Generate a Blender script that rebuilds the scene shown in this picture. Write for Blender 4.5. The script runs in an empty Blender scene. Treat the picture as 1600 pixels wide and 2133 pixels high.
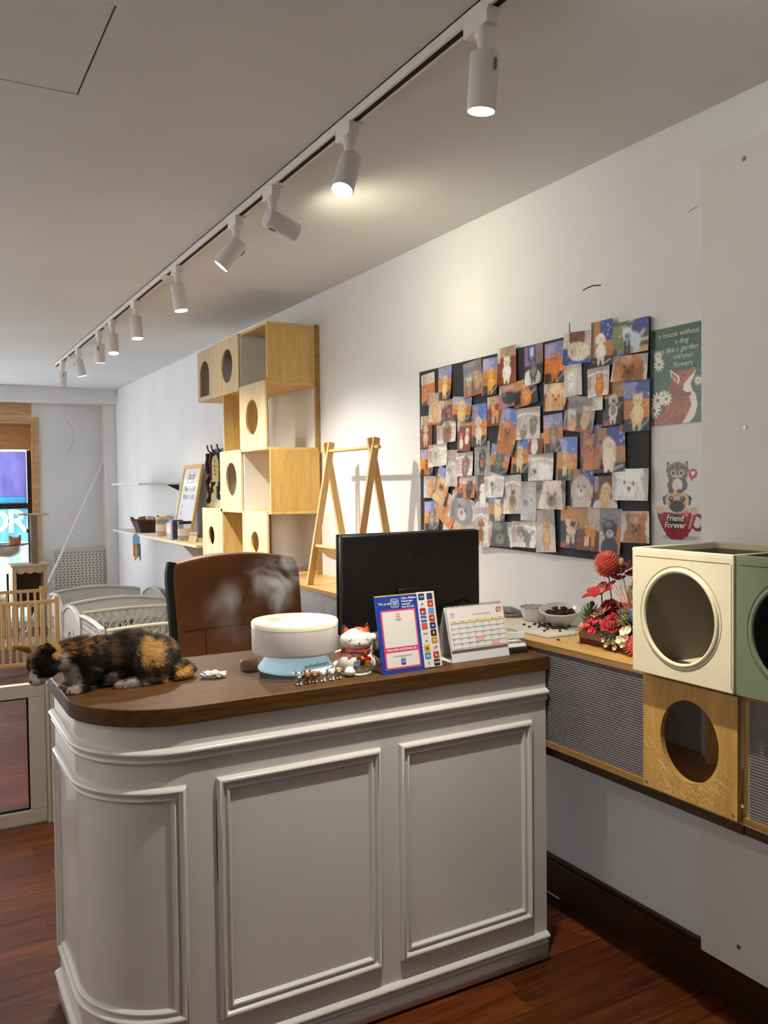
import bpy, bmesh, math, random
import numpy as np
from math import sin, cos, pi, radians, sqrt, atan2
from mathutils import Vector, Matrix, Euler

scene = bpy.context.scene
COL = scene.collection
random.seed(7)
rng = np.random.default_rng(7)

# ---------------------------------------------------------------- camera
YAW, PITCH, ROLL, FPX = radians(29.2775), radians(1.8505), radians(-.6723), 1774.65
cam_d = bpy.data.cameras.new('camera')
cam_d.sensor_fit = 'VERTICAL'; cam_d.sensor_height = 36.0
cam_d.lens = FPX / 2133 * 36.0; cam_d.clip_start = .05; cam_d.clip_end = 100
cam = bpy.data.objects.new('camera', cam_d); COL.objects.link(cam)
fw = Vector((sin(YAW)*cos(PITCH), cos(YAW)*cos(PITCH), -sin(PITCH)))
r0 = Vector((cos(YAW), -sin(YAW), 0)); u0 = r0.cross(fw)
rt = cos(ROLL)*r0 + sin(ROLL)*u0; up = -sin(ROLL)*r0 + cos(ROLL)*u0
Mc = Matrix((rt, up, -fw)).transposed().to_4x4(); Mc.translation = (0, 0, 1.55)
cam.matrix_world = Mc
scene.camera = cam

# ---------------------------------------------------------------- world (daylight outside the back window), exposure
world = bpy.data.worlds.new('world'); scene.world = world; world.use_nodes = True
bg = world.node_tree.nodes['Background']
bg.inputs[0].default_value = (.90, .95, 1.0, 1); bg.inputs[1].default_value = 9.5
vs = scene.view_settings
vs.view_transform = 'Standard'; vs.look = 'None'; vs.gamma = 1.0; vs.use_curve_mapping = False
vs.exposure = 0.36
scene.cycles.use_denoising = True
scene.cycles.use_adaptive_sampling = True; scene.cycles.adaptive_threshold = .03
scene.cycles.max_bounces = 6; scene.cycles.diffuse_bounces = 4; scene.cycles.glossy_bounces = 2; scene.cycles.transmission_bounces = 3; scene.cycles.transparent_max_bounces = 6; scene.cycles.volume_bounces = 0; scene.cycles.volume_max_steps = 128
scene.cycles.sample_clamp_indirect = 6.0
SPOT_COL = (1.0, .95, .83)
SPOT_W = 60.0
FILL_WASH = 1.9  # power of the wall-wash lamps added for bounced fill

# ---------------------------------------------------------------- materials
def lin(h):
    if isinstance(h, str):
        h = [int(h[i:i+2], 16)/255 for i in (0, 2, 4)]
    return tuple(c/12.92 if c <= .04045 else ((c+.055)/1.055)**2.4 for c in h[:3])
MATS = {}
def pm(name, col, rough=.5, metal=0., spec=.5, noise=0., nscale=8., stretch=(1, 1, 1), bump=0., bscale=60., coat=0.,
       col2=None, sss=0., trans=0., ior=1.45, alpha=1., emit=None, estr=0., detail=4.):
    """principled material with procedural noise in colour and relief"""
    if name in MATS: return MATS[name]
    m = bpy.data.materials.new(name); m.use_nodes = True; MATS[name] = m
    nt = m.node_tree; N, L = nt.nodes, nt.links
    b = N['Principled BSDF']; c = lin(col) if isinstance(col, str) else col
    b.inputs['Roughness'].default_value = rough; b.inputs['Metallic'].default_value = metal
    b.inputs['Specular IOR Level'].default_value = spec; b.inputs['Coat Weight'].default_value = coat
    b.inputs['IOR'].default_value = ior; b.inputs['Transmission Weight'].default_value = trans
    b.inputs['Alpha'].default_value = alpha
    if sss: b.inputs['Subsurface Weight'].default_value = sss; b.inputs['Subsurface Scale'].default_value = .01
    if emit: m.cycles.emission_sampling = 'NONE'; b.inputs['Emission Color'].default_value = (*emit, 1); b.inputs['Emission Strength'].default_value = estr
    b.inputs['Base Color'].default_value = (*c, 1)
    tc = N.new('ShaderNodeTexCoord'); mp = N.new('ShaderNodeMapping'); mp.inputs['Scale'].default_value = stretch
    L.new(tc.outputs['Object'], mp.inputs['Vector'])
    if noise or col2:
        n = N.new('ShaderNodeTexNoise'); n.inputs['Scale'].default_value = nscale; n.inputs['Detail'].default_value = detail
        L.new(mp.outputs[0], n.inputs['Vector'])
        r = N.new('ShaderNodeValToRGB'); e = r.color_ramp.elements
        e[0].position, e[1].position = .32, .68
        if col2:
            e[0].color = (*lin(col2), 1); e[1].color = (*c, 1)
        else:
            e[0].color = (*[x*(1-noise) for x in c], 1); e[1].color = (*[min(1, x*(1+noise*.6)) for x in c], 1)
        L.new(n.outputs[0], r.inputs[0]); L.new(r.outputs[0], b.inputs['Base Color'])
    if bump:
        n2 = N.new('ShaderNodeTexNoise'); n2.inputs['Scale'].default_value = bscale; n2.inputs['Detail'].default_value = 3
        L.new(mp.outputs[0], n2.inputs['Vector'])
        bp = N.new('ShaderNodeBump'); bp.inputs['Strength'].default_value = bump; bp.inputs['Distance'].default_value = .002
        L.new(n2.outputs[0], bp.inputs['Height']); L.new(bp.outputs[0], b.inputs['Normal'])
    return m
def wood(name, dark, light, scale=3., stretch=(1, 12, 12), rough=.45, coat=0., bump=.15, per_object=0., spec=.5):
    """wood grain: noise stretched along the fibre, fine streaks on top"""
    if name in MATS: return MATS[name]
    m = bpy.data.materials.new(name); m.use_nodes = True; MATS[name] = m
    nt = m.node_tree; N, L = nt.nodes, nt.links; b = N['Principled BSDF']
    b.inputs['Roughness'].default_value = rough; b.inputs['Coat Weight'].default_value = coat; b.inputs['Specular IOR Level'].default_value = spec
    tc = N.new('ShaderNodeTexCoord'); mp = N.new('ShaderNodeMapping'); mp.inputs['Scale'].default_value = stretch
    src = tc.outputs['Object']
    oi = N.new('ShaderNodeObjectInfo')
    if per_object:
        ad = N.new('ShaderNodeVectorMath'); ad.operation = 'ADD'
        sc = N.new('ShaderNodeVectorMath'); sc.operation = 'SCALE'; sc.inputs[0].default_value = (37, 51, 23)
        L.new(oi.outputs['Random'], sc.inputs['Scale']); L.new(src, ad.inputs[0]); L.new(sc.outputs[0], ad.inputs[1]); src = ad.outputs[0]
    L.new(src, mp.inputs['Vector'])
    n = N.new('ShaderNodeTexNoise'); n.inputs['Scale'].default_value = scale; n.inputs['Detail'].default_value = 6; n.inputs['Roughness'].default_value = .65
    n.inputs['Distortion'].default_value = .6
    L.new(mp.outputs[0], n.inputs['Vector'])
    r = N.new('ShaderNodeValToRGB'); e = r.color_ramp.elements
    e[0].position, e[1].position = .3, .7; e[0].color = (*lin(dark), 1); e[1].color = (*lin(light), 1)
    L.new(n.outputs[0], r.inputs[0]); out = r.outputs[0]
    if per_object:
        hs = N.new('ShaderNodeHueSaturation'); ma = N.new('ShaderNodeMapRange')
        ma.inputs['To Min'].default_value = 1-per_object; ma.inputs['To Max'].default_value = 1+per_object
        L.new(oi.outputs['Random'], ma.inputs['Value']); L.new(ma.outputs[0], hs.inputs['Value']); L.new(out, hs.inputs['Color']); out = hs.outputs[0]
    L.new(out, b.inputs['Base Color'])
    bp = N.new('ShaderNodeBump'); bp.inputs['Strength'].default_value = bump; bp.inputs['Distance'].default_value = .001
    L.new(n.outputs[0], bp.inputs['Height']); L.new(bp.outputs[0], b.inputs['Normal'])
    return m
def attr_mat(name, rough=.4, spec=.4, coat=0.):
    """colour read from the mesh's own 'Col' attribute (coat patterns, printed pictures)"""
    if name in MATS: return MATS[name]
    m = bpy.data.materials.new(name); m.use_nodes = True; MATS[name] = m
    N, L = m.node_tree.nodes, m.node_tree.links; b = N['Principled BSDF']
    a = N.new('ShaderNodeAttribute'); a.attribute_name = 'Col'
    L.new(a.outputs['Color'], b.inputs['Base Color'])
    b.inputs['Roughness'].default_value = rough; b.inputs['Specular IOR Level'].default_value = spec; b.inputs['Coat Weight'].default_value = coat
    return m

# ---------------------------------------------------------------- mesh helpers
def T(x=0, y=0, z=0): return Matrix.Translation((x, y, z))
def Rz(a): return Matrix.Rotation(a, 4, 'Z')
def Rx(a): return Matrix.Rotation(a, 4, 'X')
def Ry(a): return Matrix.Rotation(a, 4, 'Y')
class MB:
    def __init__(s): s.v, s.f = [], []
    def add(s, vs_, fs, M=None):
        o = len(s.v)
        s.v += [tuple(M @ Vector(p)) for p in vs_] if M is not None else [tuple(p) for p in vs_]
        s.f += [tuple(i+o for i in q) for q in fs]; return s
    def box(s, x0, x1, y0, y1, z0, z1, M=None):
        return s.add([(x0,y0,z0),(x1,y0,z0),(x1,y1,z0),(x0,y1,z0),(x0,y0,z1),(x1,y0,z1),(x1,y1,z1),(x0,y1,z1)],
                     [(0,3,2,1),(4,5,6,7),(0,1,5,4),(1,2,6,5),(2,3,7,6),(3,0,4,7)], M)
    def lathe(s, prof, n=32, c=(0,0,0), M=None, sx=1., sy=1.):
        vs_, fs = [], []
        for r, z in prof:
            for k in range(n):
                a = 2*pi*k/n; vs_.append((c[0]+r*cos(a)*sx, c[1]+r*sin(a)*sy, c[2]+z))
        m = len(prof)
        for i in range(m-1):
            for k in range(n):
                k2 = (k+1) % n; fs.append((i*n+k, i*n+k2, (i+1)*n+k2, (i+1)*n+k))
        if prof[0][0] > 1e-6: fs.append(tuple(range(n-1, -1, -1)))
        if prof[-1][0] > 1e-6: fs.append(tuple((m-1)*n+k for k in range(n)))
        return s.add(vs_, fs, M)
    def tube(s, pts, r, n=8, closed=False, cap=True, M=None, flat=1.):
        P = [Vector(p) for p in pts]; R_ = r if isinstance(r, (list, tuple)) else [r]*len(P)
        vs_, fs = [], []; m = len(P); ref = None
        for i, p in enumerate(P):
            a = P[(i-1) % m] if (closed or i > 0) else P[i]; b = P[(i+1) % m] if (closed or i < m-1) else P[i]
            t = (b-a).normalized()
            if ref is None: ref = Vector((0,0,1)) if abs(t.z) < .9 else Vector((1,0,0))
            e1 = (ref - t*ref.dot(t)).normalized(); e2 = t.cross(e1); ref = e1
            for k in range(n):
                q = 2*pi*k/n; vs_.append(p + (e1*cos(q)*flat + e2*sin(q))*R_[i])
        for i in range(m if closed else m-1):
            j = (i+1) % m
            for k in range(n):
                k2 = (k+1) % n; fs.append((i*n+k, i*n+k2, j*n+k2, j*n+k))
        if cap and not closed:
            fs.append(tuple(range(n-1, -1, -1))); fs.append(tuple((m-1)*n+k for k in range(n)))
        return s.add(vs_, fs, M)
    def cyl(s, p0, p1, r0, r1=None, n=16, M=None):
        return s.tube([p0, p1], [r0, r0 if r1 is None else r1], n, M=M)
    def ell(s, c, r, nu=16, nv=10, M=None):
        rx, ry, rz = (r, r, r) if isinstance(r, (int, float)) else r
        vs_, fs = [(0,0,-rz)], []
        for i in range(1, nv):
            t = -pi/2 + pi*i/nv
            for k in range(nu):
                a = 2*pi*k/nu; vs_.append((rx*cos(t)*cos(a), ry*cos(t)*sin(a), rz*sin(t)))
        vs_.append((0,0,rz)); top = len(vs_)-1
        for k in range(nu):
            k2 = (k+1) % nu; fs.append((0, 1+k2, 1+k))
            for i in range(nv-2): fs.append((1+i*nu+k, 1+i*nu+k2, 1+(i+1)*nu+k2, 1+(i+1)*nu+k))
            fs.append((top, 1+(nv-2)*nu+k, 1+(nv-2)*nu+k2))
        MM = T(*c) @ M if M is not None else T(*c)
        return s.add(vs_, fs, MM)
    def prism(s, poly, z0, z1, M=None):
        n = len(poly)
        vs_ = [(x, y, z0) for x, y in poly] + [(x, y, z1) for x, y in poly]
        fs = [tuple(range(n-1, -1, -1)), tuple(range(n, 2*n))] + [(i, (i+1) % n, n+(i+1) % n, n+i) for i in range(n)]
        return s.add(vs_, fs, M)
    def plate_hole(s, w, h, t, hole, M=None, N=48):
        """plate in the local xz plane (0..w, 0..h), thickness t along +y, with a hole given as points by angle about its centre"""
        cx = sum(p[0] for p in hole)/len(hole); cz = sum(p[1] for p in hole)/len(hole)
        out = []; n = len(hole)
        angs = [atan2(p[1]-cz, p[0]-cx) for p in hole]
        for a in angs:
            dx, dz = cos(a), sin(a); k = 1e9
            if dx > 1e-9: k = min(k, (w-cx)/dx)
            if dx < -1e-9: k = min(k, -cx/dx)
            if dz > 1e-9: k = min(k, (h-cz)/dz)
            if dz < -1e-9: k = min(k, -cz/dz)
            out.append([cx+dx*k, cz+dz*k])
        for c in ((0,0),(w,0),(w,h),(0,h)):
            i = min(range(n), key=lambda i: (out[i][0]-c[0])**2+(out[i][1]-c[1])**2); out[i] = [c[0], c[1]]
        vs_ = [(p[0],0,p[1]) for p in out]+[(p[0],0,p[1]) for p in hole]+[(p[0],t,p[1]) for p in out]+[(p[0],t,p[1]) for p in hole]
        fs = []
        for i in range(n):
            j = (i+1) % n
            fs += [(i,j,n+j,n+i),(2*n+j,2*n+i,3*n+i,3*n+j),(j,i,2*n+i,2*n+j),(n+i,n+j,3*n+j,3*n+i)]
        return s.add(vs_, fs, M)
    def sheet(s, fn, nu, nv, M=None, wrap=False):
        vs_ = [fn(i/nu, j/nv) for j in range(nv+1) for i in range(nu+1)]
        fs = [(j*(nu+1)+i, j*(nu+1)+i+1, (j+1)*(nu+1)+i+1, (j+1)*(nu+1)+i) for j in range(nv) for i in range(nu)]
        return s.add(vs_, fs, M)
    def build(s, name, mat, parent=None, smooth=35, bevel=0., bseg=2, world=False, solid=0., kind=None, sub=0):
        me = bpy.data.meshes.new(name); me.from_pydata(s.v, [], s.f); me.update()
        bm = bmesh.new(); bm.from_mesh(me); bmesh.ops.recalc_face_normals(bm, faces=bm.faces); bm.to_mesh(me); bm.free()
        if mat: me.materials.append(mat if not isinstance(mat, str) else MATS[mat])
        o = bpy.data.objects.new(name, me); COL.objects.link(o)
        if parent is not None:
            o.parent = parent
            if world:
                loc = Vector((0,0,0)); p = parent
                while p is not None: loc += p.location; p = p.parent
                me.transform(Matrix.Translation(-loc))
        if smooth:
            for p in me.polygons: p.use_smooth = True
            try: me.set_sharp_from_angle(angle=radians(smooth))
            except Exception: pass
        if solid: md = o.modifiers.new('solid', 'SOLIDIFY'); md.thickness = solid; md.offset = 0
        if bevel:
            md = o.modifiers.new('bevel', 'BEVEL'); md.width = bevel; md.segments = bseg; md.limit_method = 'ANGLE'; md.angle_limit = radians(40)
            md.harden_normals = False
        if sub: md = o.modifiers.new('sub', 'SUBSURF'); md.levels = md.render_levels = sub
        if kind: o['kind'] = kind
        return o
def tag(o, label=None, cat=None, group=None, kind=None):
    if label: o['label'] = label
    if cat: o['category'] = cat
    if group: o['group'] = group
    if kind: o['kind'] = kind
    return o
def thing(name, label, cat, loc=(0,0,0), rz=0., group=None):
    o = bpy.data.objects.new(name, None); COL.objects.link(o)
    o.location = loc; o.rotation_euler = (0, 0, rz); o.empty_display_size = .1
    return tag(o, label, cat, group)
def struct(name, mb, mat, **k):
    o = mb.build(name, mat, **k); o['kind'] = 'structure'; return o
def circ(cx, cz, rx, rz=None, n=48):
    rz = rz or rx
    return [(cx+rx*cos(2*pi*i/n), cz+rz*sin(2*pi*i/n)) for i in range(n)]
def text(name, s, size, mat, parent, M, extrude=.0002, align='CENTER', shear=0., bold=0.):
    c = bpy.data.curves.new(name, 'FONT'); c.body = s; c.size = size; c.align_x = align; c.align_y = 'CENTER'
    c.extrude = extrude; c.shear = shear; c.offset = bold; c.resolution_u = 3
    o = bpy.data.objects.new(name, c); COL.objects.link(o)
    bpy.context.view_layer.update()
    dg = bpy.context.evaluated_depsgraph_get(); me = bpy.data.meshes.new_from_object(o.evaluated_get(dg))
    bpy.data.objects.remove(o); me.name = name
    me.transform(M); me.materials.clear(); me.materials.append(mat)
    o = bpy.data.objects.new(name, me); COL.objects.link(o); o.parent = parent
    return o
FACE = Rx(pi/2)            # text lying in xy -> standing in xz, reading from -y

# ---------------------------------------------------------------- small painter for printed pictures
class Canvas:
    def __init__(s, w, h, col): 
        s.w, s.h = w, h; s.a = np.zeros((h, w, 3)); s.a[:] = lin(col)
        yy, xx = np.mgrid[0:h, 0:w]; s.x = (xx+.5)/w; s.y = (yy+.5)/h; s.asp = h/w     # x right, y down, 0..1
    def put(s, m, col, k=1.):
        m = np.clip(m, 0, 1)[..., None]*k; s.a = s.a*(1-m) + np.array(lin(col))*m
    def rect(s, x0, y0, x1, y1, col, k=1.):
        s.put(((s.x >= x0) & (s.x < x1) & (s.y >= y0) & (s.y < y1)).astype(float), col, k)
    def ell(s, cx, cy, rx, ry, col, rot=0., k=1., fuzz=0., soft=14):
        """ry counts in picture widths as rx does"""
        dx = s.x-cx; dy = (s.y-cy)*s.asp; c, q = cos(rot), sin(rot)
        d = np.sqrt(((dx*c+dy*q)/rx)**2 + ((-dx*q+dy*c)/ry)**2)
        if fuzz: d = d + fuzz*np.sin(40*s.x+9*cy)*np.cos(37*s.y+5*cx)
        s.put((1-d)*soft*max(rx, ry)*s.w/14+.5, col, k)
    def poly(s, pts, col, k=1.):
        m = np.zeros((s.h, s.w), bool); n = len(pts)
        for i in range(n):
            x0, y0 = pts[i]; x1, y1 = pts[(i+1) % n]
            if y0 == y1: continue
            c = ((s.y >= min(y0, y1)) & (s.y < max(y0, y1)))
            m ^= c & (s.x < x0+(s.y-y0)*(x1-x0)/(y1-y0))
        s.put(m.astype(float), col, k)
    def line(s, pts, w, col, k=1.):
        for (x0, y0), (x1, y1) in zip(pts[:-1], pts[1:]):
            ax, ay = x1-x0, (y1-y0)*s.asp; l = ax*ax+ay*ay+1e-12
            t = np.clip(((s.x-x0)*ax+((s.y-y0)*s.asp)*ay)/l, 0, 1)
            d = np.sqrt((s.x-x0-t*ax)**2+(((s.y-y0)*s.asp)-t*ay)**2)
            s.put((w-d)*s.w+.5, col, k)
    def noise(s, k): s.a = np.clip(s.a*(1+k*rng.standard_normal((s.h, s.w, 1))), 0, 1)
def picture(name, cv, w, h, mat, parent=None, t=.0008, curl=0., back='e8e4dc', M=None):
    """flat print of size w x h in local xz, centred, facing -y; the picture sits in the mesh's colour attribute"""
    nx, ny = cv.w, cv.h
    X_ = (np.arange(nx)/(nx-1)-.5)*w; Z_ = (.5-np.arange(ny)/(ny-1))*h
    V = np.zeros((ny, nx, 3)); V[..., 0] = X_[None, :]; V[..., 2] = Z_[:, None]
    if curl: V[..., 1] = -abs(curl)*((.5-V[..., 2]/h)**2)*(.6+.4*np.sign(curl)*V[..., 0]/(w/2))
    vs_ = [tuple(p) for p in V.reshape(-1, 3)]; idx = np.arange(nx*ny).reshape(ny, nx)
    fs = np.stack([idx[:-1, :-1], idx[1:, :-1], idx[1:, 1:], idx[:-1, 1:]], -1).reshape(-1, 4).tolist()
    rim = list(idx[0, :]) + list(idx[1:, -1]) + list(idx[-1, :-1][::-1]) + list(idx[1:-1, 0][::-1])
    o0 = len(vs_); vs_ += [(vs_[i][0], vs_[i][1]+t, vs_[i][2]) for i in rim]; n = len(rim)
    fs += [[rim[i], rim[(i+1) % n], o0+(i+1) % n, o0+i] for i in range(n)]
    pos = {int(v): o0+k for k, v in enumerate(rim)}
    fs += [[pos[int(idx[j, 0])], pos[int(idx[j, -1])], pos[int(idx[j+1, -1])], pos[int(idx[j+1, 0])]] for j in range(ny-1)]
    me = bpy.data.meshes.new(name); me.from_pydata(vs_, [], fs); me.update()
    ca = me.color_attributes.new('Col', 'FLOAT_COLOR', 'POINT')
    col = np.ones((len(vs_), 4), np.float32); col[:nx*ny, :3] = cv.a.reshape(-1, 3); col[nx*ny:, :3] = lin(back)
    ca.data.foreach_set('color', col.ravel())
    if M is not None: me.transform(M)
    me.materials.append(mat); o = bpy.data.objects.new(name, me); COL.objects.link(o); o.parent = parent
    return o

# ---------------------------------------------------------------- palette
m_wall = pm('wall_paint', 'e6e7e8', .75, noise=.05, nscale=1.6, bump=.12, bscale=35)
m_ceil = pm('ceiling_paint', 'dfe0e0', .8, noise=.05, nscale=1.2, bump=.08, bscale=25)
m_panel = pm('wall_panel_paint', 'e6e3df', .6, noise=.03, nscale=2, bump=.05, bscale=40)
m_dark = pm('dark_gap', '0c0b0a', .9, noise=.2)
m_white_gloss = pm('white_lacquer', 'cfcac4', .22, noise=.03, nscale=3, coat=.3)
m_white_pl = pm('white_plastic', 'e4e2de', .4, noise=.03)
m_lampwhite = pm('lamp_white', 'e6e2de', .45, noise=.03)
m_black = pm('black_plastic', '0d0e10', .38, noise=.15, nscale=30, bump=.1, bscale=400)
m_blackgl = pm('black_gloss', '08090b', .12, noise=.1)
m_metal = pm('steel', 'a8a8a4', .3, metal=1., noise=.1)
m_ply = wood('birch_plywood', 'cea85e', 'e6c47e', 2.2, (14, 14, 1.6), .5, per_object=.06)
m_plypale = wood('pale_plywood', 'd0b07a', 'ead2a2', 2.0, (12, 12, 1.4), .55, per_object=.08)
m_plyY = wood('plywood_top', 'b48a46', 'd8ae66', 2.2, (14, 1.4, 14), .4, coat=.15)
m_edge = wood('ply_edge', '6e4c22', 'c8a468', 3, (1, 1, 160), .7)
m_edgeY = wood('ply_edge_strip', '5c3c1a', 'b08a4c', 3, (40, 1, 160), .7)
m_top = wood('countertop_wood', '38210d', '624220', 3.2, (1.6, 26, 26), .46, coat=.0, bump=.25, spec=.25)
m_floor = wood('floor_plank', '321407', '6a3412', 2.6, (1.3, 16, 16), .40, coat=.0, bump=.12, per_object=.32, spec=.2)
m_base = wood('dark_baseboard', '24100a', '3c1e12', 3, (16, 1.4, 16), .4)
m_beech = wood('beech', 'c49a5c', 'dcb67c', 3, (16, 16, 1.6), .5)
m_beechY = wood('beech_rail', 'c49a5c', 'dcb67c', 3, (1.6, 16, 16), .5)
# ================================================================ the room
ZC = 2.655
def build_room():
    # floor: base slab with separate planks on it
    fl = struct('floor', MB().box(-2.3, 2.11, -3, 10.2, -.06, -.013), m_dark)
    rows = []; y = -3.0
    far = MB(); n_ind = 0; meshes = {}
    r = random.Random(3)
    while y < 10.19:
        x = -2.3 - r.random()*.9
        while x < 2.11:
            l = r.choice((.45, .6, .75, .9, 1.2)); a, b = max(x, -2.3), min(x+l, 2.11)
            if b-a > .03:
                near = (1.25 < y < 4.3 and b > -1.1) or (4.3 <= y < 8.2 and b > -.1 and a < 1.25)
                if near and n_ind < 300:
                    n_ind += 1
                    o = MB().box(a+.0006, b-.0006, y+.0006, y+.0944, -.013, -.0002*r.random()).build('plank', m_floor, fl, smooth=0)
                    # give each plank its own origin
                    c = Vector(((a+b)/2, y+.0475, 0)); o.data.transform(Matrix.Translation(-c)); o.location = c
                else:
                    far.box(a+.0006, b-.0006, y+.0006, y+.0944, -.013, -.0002*r.random())
            x += l
        y += .095
    far.build('plank_field', m_floor, fl, smooth=0, kind='stuff')
    # ceiling with a loose access hatch
    hx0, hx1, hy0, hy1 = -.15, .447, 2.035, 2.535
    c = MB()
    c.box(-2.3, hx0-.003, -3, 10.2, ZC, ZC+.05); c.box(hx1+.006, 2.11, -3, 10.2, ZC, ZC+.05)
    c.box(hx0-.003, hx1+.006, -3, hy0-.003, ZC, ZC+.05); c.box(hx0-.003, hx1+.006, hy1+.003, 10.2, ZC, ZC+.05)
    ce = struct('ceiling', c, m_ceil, smooth=0)
    MB().box(hx0, hx1, hy0, hy1, ZC+.001, ZC+.02).build('access_hatch', m_ceil, ce, smooth=0)
    MB().box(hx0-.1, hx1+.1, hy0-.1, hy1+.1, ZC+.052, ZC+.2).build('hatch_box', m_dark, ce, smooth=0)
    # walls
    wr = struct('wall_right', MB().box(2.11, 2.21, -3, 10.3, 0, ZC), m_wall, smooth=0)
    struct('wall_left', MB().box(-2.4, -2.3, -3, 10.3, 0, ZC), m_wall, smooth=0)
    struct('wall_front', MB().box(-2.3, 2.11, -3.1, -3, 0, ZC), m_wall, smooth=0)
    pn = MB().box(2.083, 2.11, .2, 1.766, .118, 2.506).build('wall_panel', m_panel, wr, smooth=0, bevel=.001)
    for y, z in ((1.618, 2.455), (1.613, 1.70), (1.631, .19)):
        MB().cyl((2.0826, y, z), (2.0812, y, z), .007, .006, 12).build('screw', m_metal, pn)
    m_scr = pm('pen_mark', '2a2826', .8)
    MB().tube([(2.1095, 2.302, 2.228), (2.1095, 2.28, 2.233), (2.1095, 2.25, 2.235), (2.1095, 2.214, 2.228)], .0022, 6).build('scratch', m_scr, wr)
    MB().tube([(2.1095, 2.373, 2.127), (2.1095, 2.373, 2.08)], [.0012, .0025], 6).build('scratch', m_scr, wr)
    MB().tube([(2.1095, 1.84, 2.372), (2.1095, 1.80, 2.38)], .0008, 6).build('scratch', m_scr, wr)
    # baseboard along the right wall
    struct('baseboard_right', MB().box(2.085, 2.11, -3, 9.9, 0, .125).box(2.093, 2.11, -3, 9.9, .125, .14), m_base, bevel=.002)
    # back wall with the window opening
    wx0, wx1, wz0, wz1 = -1.7, 1.285, .08, 2.31
    b = MB(); b.box(-2.3, wx0, 10.2, 10.6, 0, ZC); b.box(wx1, 2.11, 10.2, 10.6, 0, ZC)
    b.box(wx0, wx1, 10.2, 10.6, wz1, ZC); b.box(wx0, wx1, 10.2, 10.6, 0, wz0)
    wb = struct('wall_back', b, m_wall, smooth=0)
    MB().tube([(1.58+.10*cos(radians(a)), 10.198, 2.135+.18*sin(radians(a))) for a in range(-75, 80, 8)], .005, 6).build('scuff', pm('scuff_grey', 'd0cdc8', .8), wb)
    struct('trim_1', MB().box(-2.3, 2.109, 9.9, 10.2, 2.495, ZC), m_wall, smooth=0)                # soffit
    struct('trim_2', MB().box(1.99, 2.109, 10.0, 10.2, 0, 2.495), m_wall, smooth=0)                # boxed corner pipe
    m_wf = wood('window_wood', 'b98a54', 'd8ac78', 3, (2, 12, 12), .5)
    struct('trim_3', MB().box(-1.7, 1.235, 10.185, 10.2, 2.36, 2.495), m_wf, smooth=0)             # plywood strip above the window
    # window: deep wooden box, plywood header, dark frame, printed film on the panes
    w = MB(); w.box(wx1-.03, wx1+.02, 10.17, 10.58, wz0, wz1+.03); w.box(wx0, wx1-.03, 10.17, 10.58, wz1-.02, wz1+.03)
    w.box(wx0-.02, wx0+.03, 10.17, 10.58, wz0, wz1+.03)
    win = struct('window_1', w, m_wf, smooth=0, bevel=.003)
    MB().box(wx0+.03, wx1-.03, 10.44, 10.46, 1.99, wz1-.02).build('header_board', m_wf, win, smooth=0)
    MB().box(wx1-.06, wx1-.032, 10.172, 10.184, wz0, wz1-.02).box(wx0+.03, wx1-.06, 10.172, 10.184, wz1-.045, wz1-.02).build('stop_bead', m_wf, win, smooth=0)
    m_df = pm('dark_window_metal', '2a2420', .5, noise=.1)
    MB().box(wx1-.075, wx1-.03, 10.47, 10.53, wz0, 1.99).build('jamb', m_df, win, smooth=0)
    MB().box(wx0+.03, wx1-.075, 10.47, 10.53, 1.325, 1.385).build('transom', m_df, win, smooth=0)
    MB().box(.1, .15, 10.47, 10.53, wz0, 1.99).build('mullion', m_df, win, smooth=0)
    def film(name, c1, c2, k=.35):
        m = bpy.data.materials.new(name); m.use_nodes = True; N, L = m.node_tree.nodes, m.node_tree.links
        N.remove(N['Principled BSDF']); out = N['Material Output']
        tc = N.new('ShaderNodeTexCoord'); n = N.new('ShaderNodeTexNoise'); n.inputs['Scale'].default_value = 3; n.inputs['Detail'].default_value = 6
        mp = N.new('ShaderNodeMapping'); mp.inputs['Scale'].default_value = (2, 2, .6); L.new(tc.outputs['Object'], mp.inputs[0]); L.new(mp.outputs[0], n.inputs[0])
        r = N.new('ShaderNodeValToRGB'); r.color_ramp.elements[0].color = (*lin(c1), 1); r.color_ramp.elements[1].color = (*lin(c2), 1)
        r.color_ramp.elements[0].position = .4; r.color_ramp.elements[1].position = .65; L.new(n.outputs[0], r.inputs[0])
        t = N.new('ShaderNodeBsdfTranslucent'); g = N.new('ShaderNodeBsdfGlossy'); g.inputs['Roughness'].default_value = .1
        mx = N.new('ShaderNodeMixShader'); mx.inputs[0].default_value = .05
        L.new(r.outputs[0], t.inputs[0]); L.new(t.outputs[0], mx.inputs[1]); L.new(g.outputs[0], mx.inputs[2]); L.new(mx.outputs[0], out.inputs[0])
        return m
    m_f1 = film('violet_film', '6a6888', '7c7a98'); m_f2 = film('pale_blue_film', '6a8c96', '82a2aa'); m_f3 = film('letter_film', '94acb0', 'a2b8bc')
    m_f4 = film('teal_film', '507e90', '6494a4'); m_f5 = film('milk_film', '8c989c', 'a8b0b4')
    vio = MB().box(.15, wx1-.079, 10.498, 10.502, 1.46, 1.975).build('pane', m_f1, win, smooth=0)
    MB().box(.15, wx1-.079, 10.498, 10.502, 1.385, 1.46).build('pane', m_f4, win, smooth=0)
    big = MB().box(.15, wx1-.075, 10.498, 10.502, .95, 1.325).build('pane', m_f2, win, smooth=0)
    MB().box(.15, wx1-.075, 10.498, 10.502, wz0, .95).build('pane', m_f5, win, smooth=0)
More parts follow.
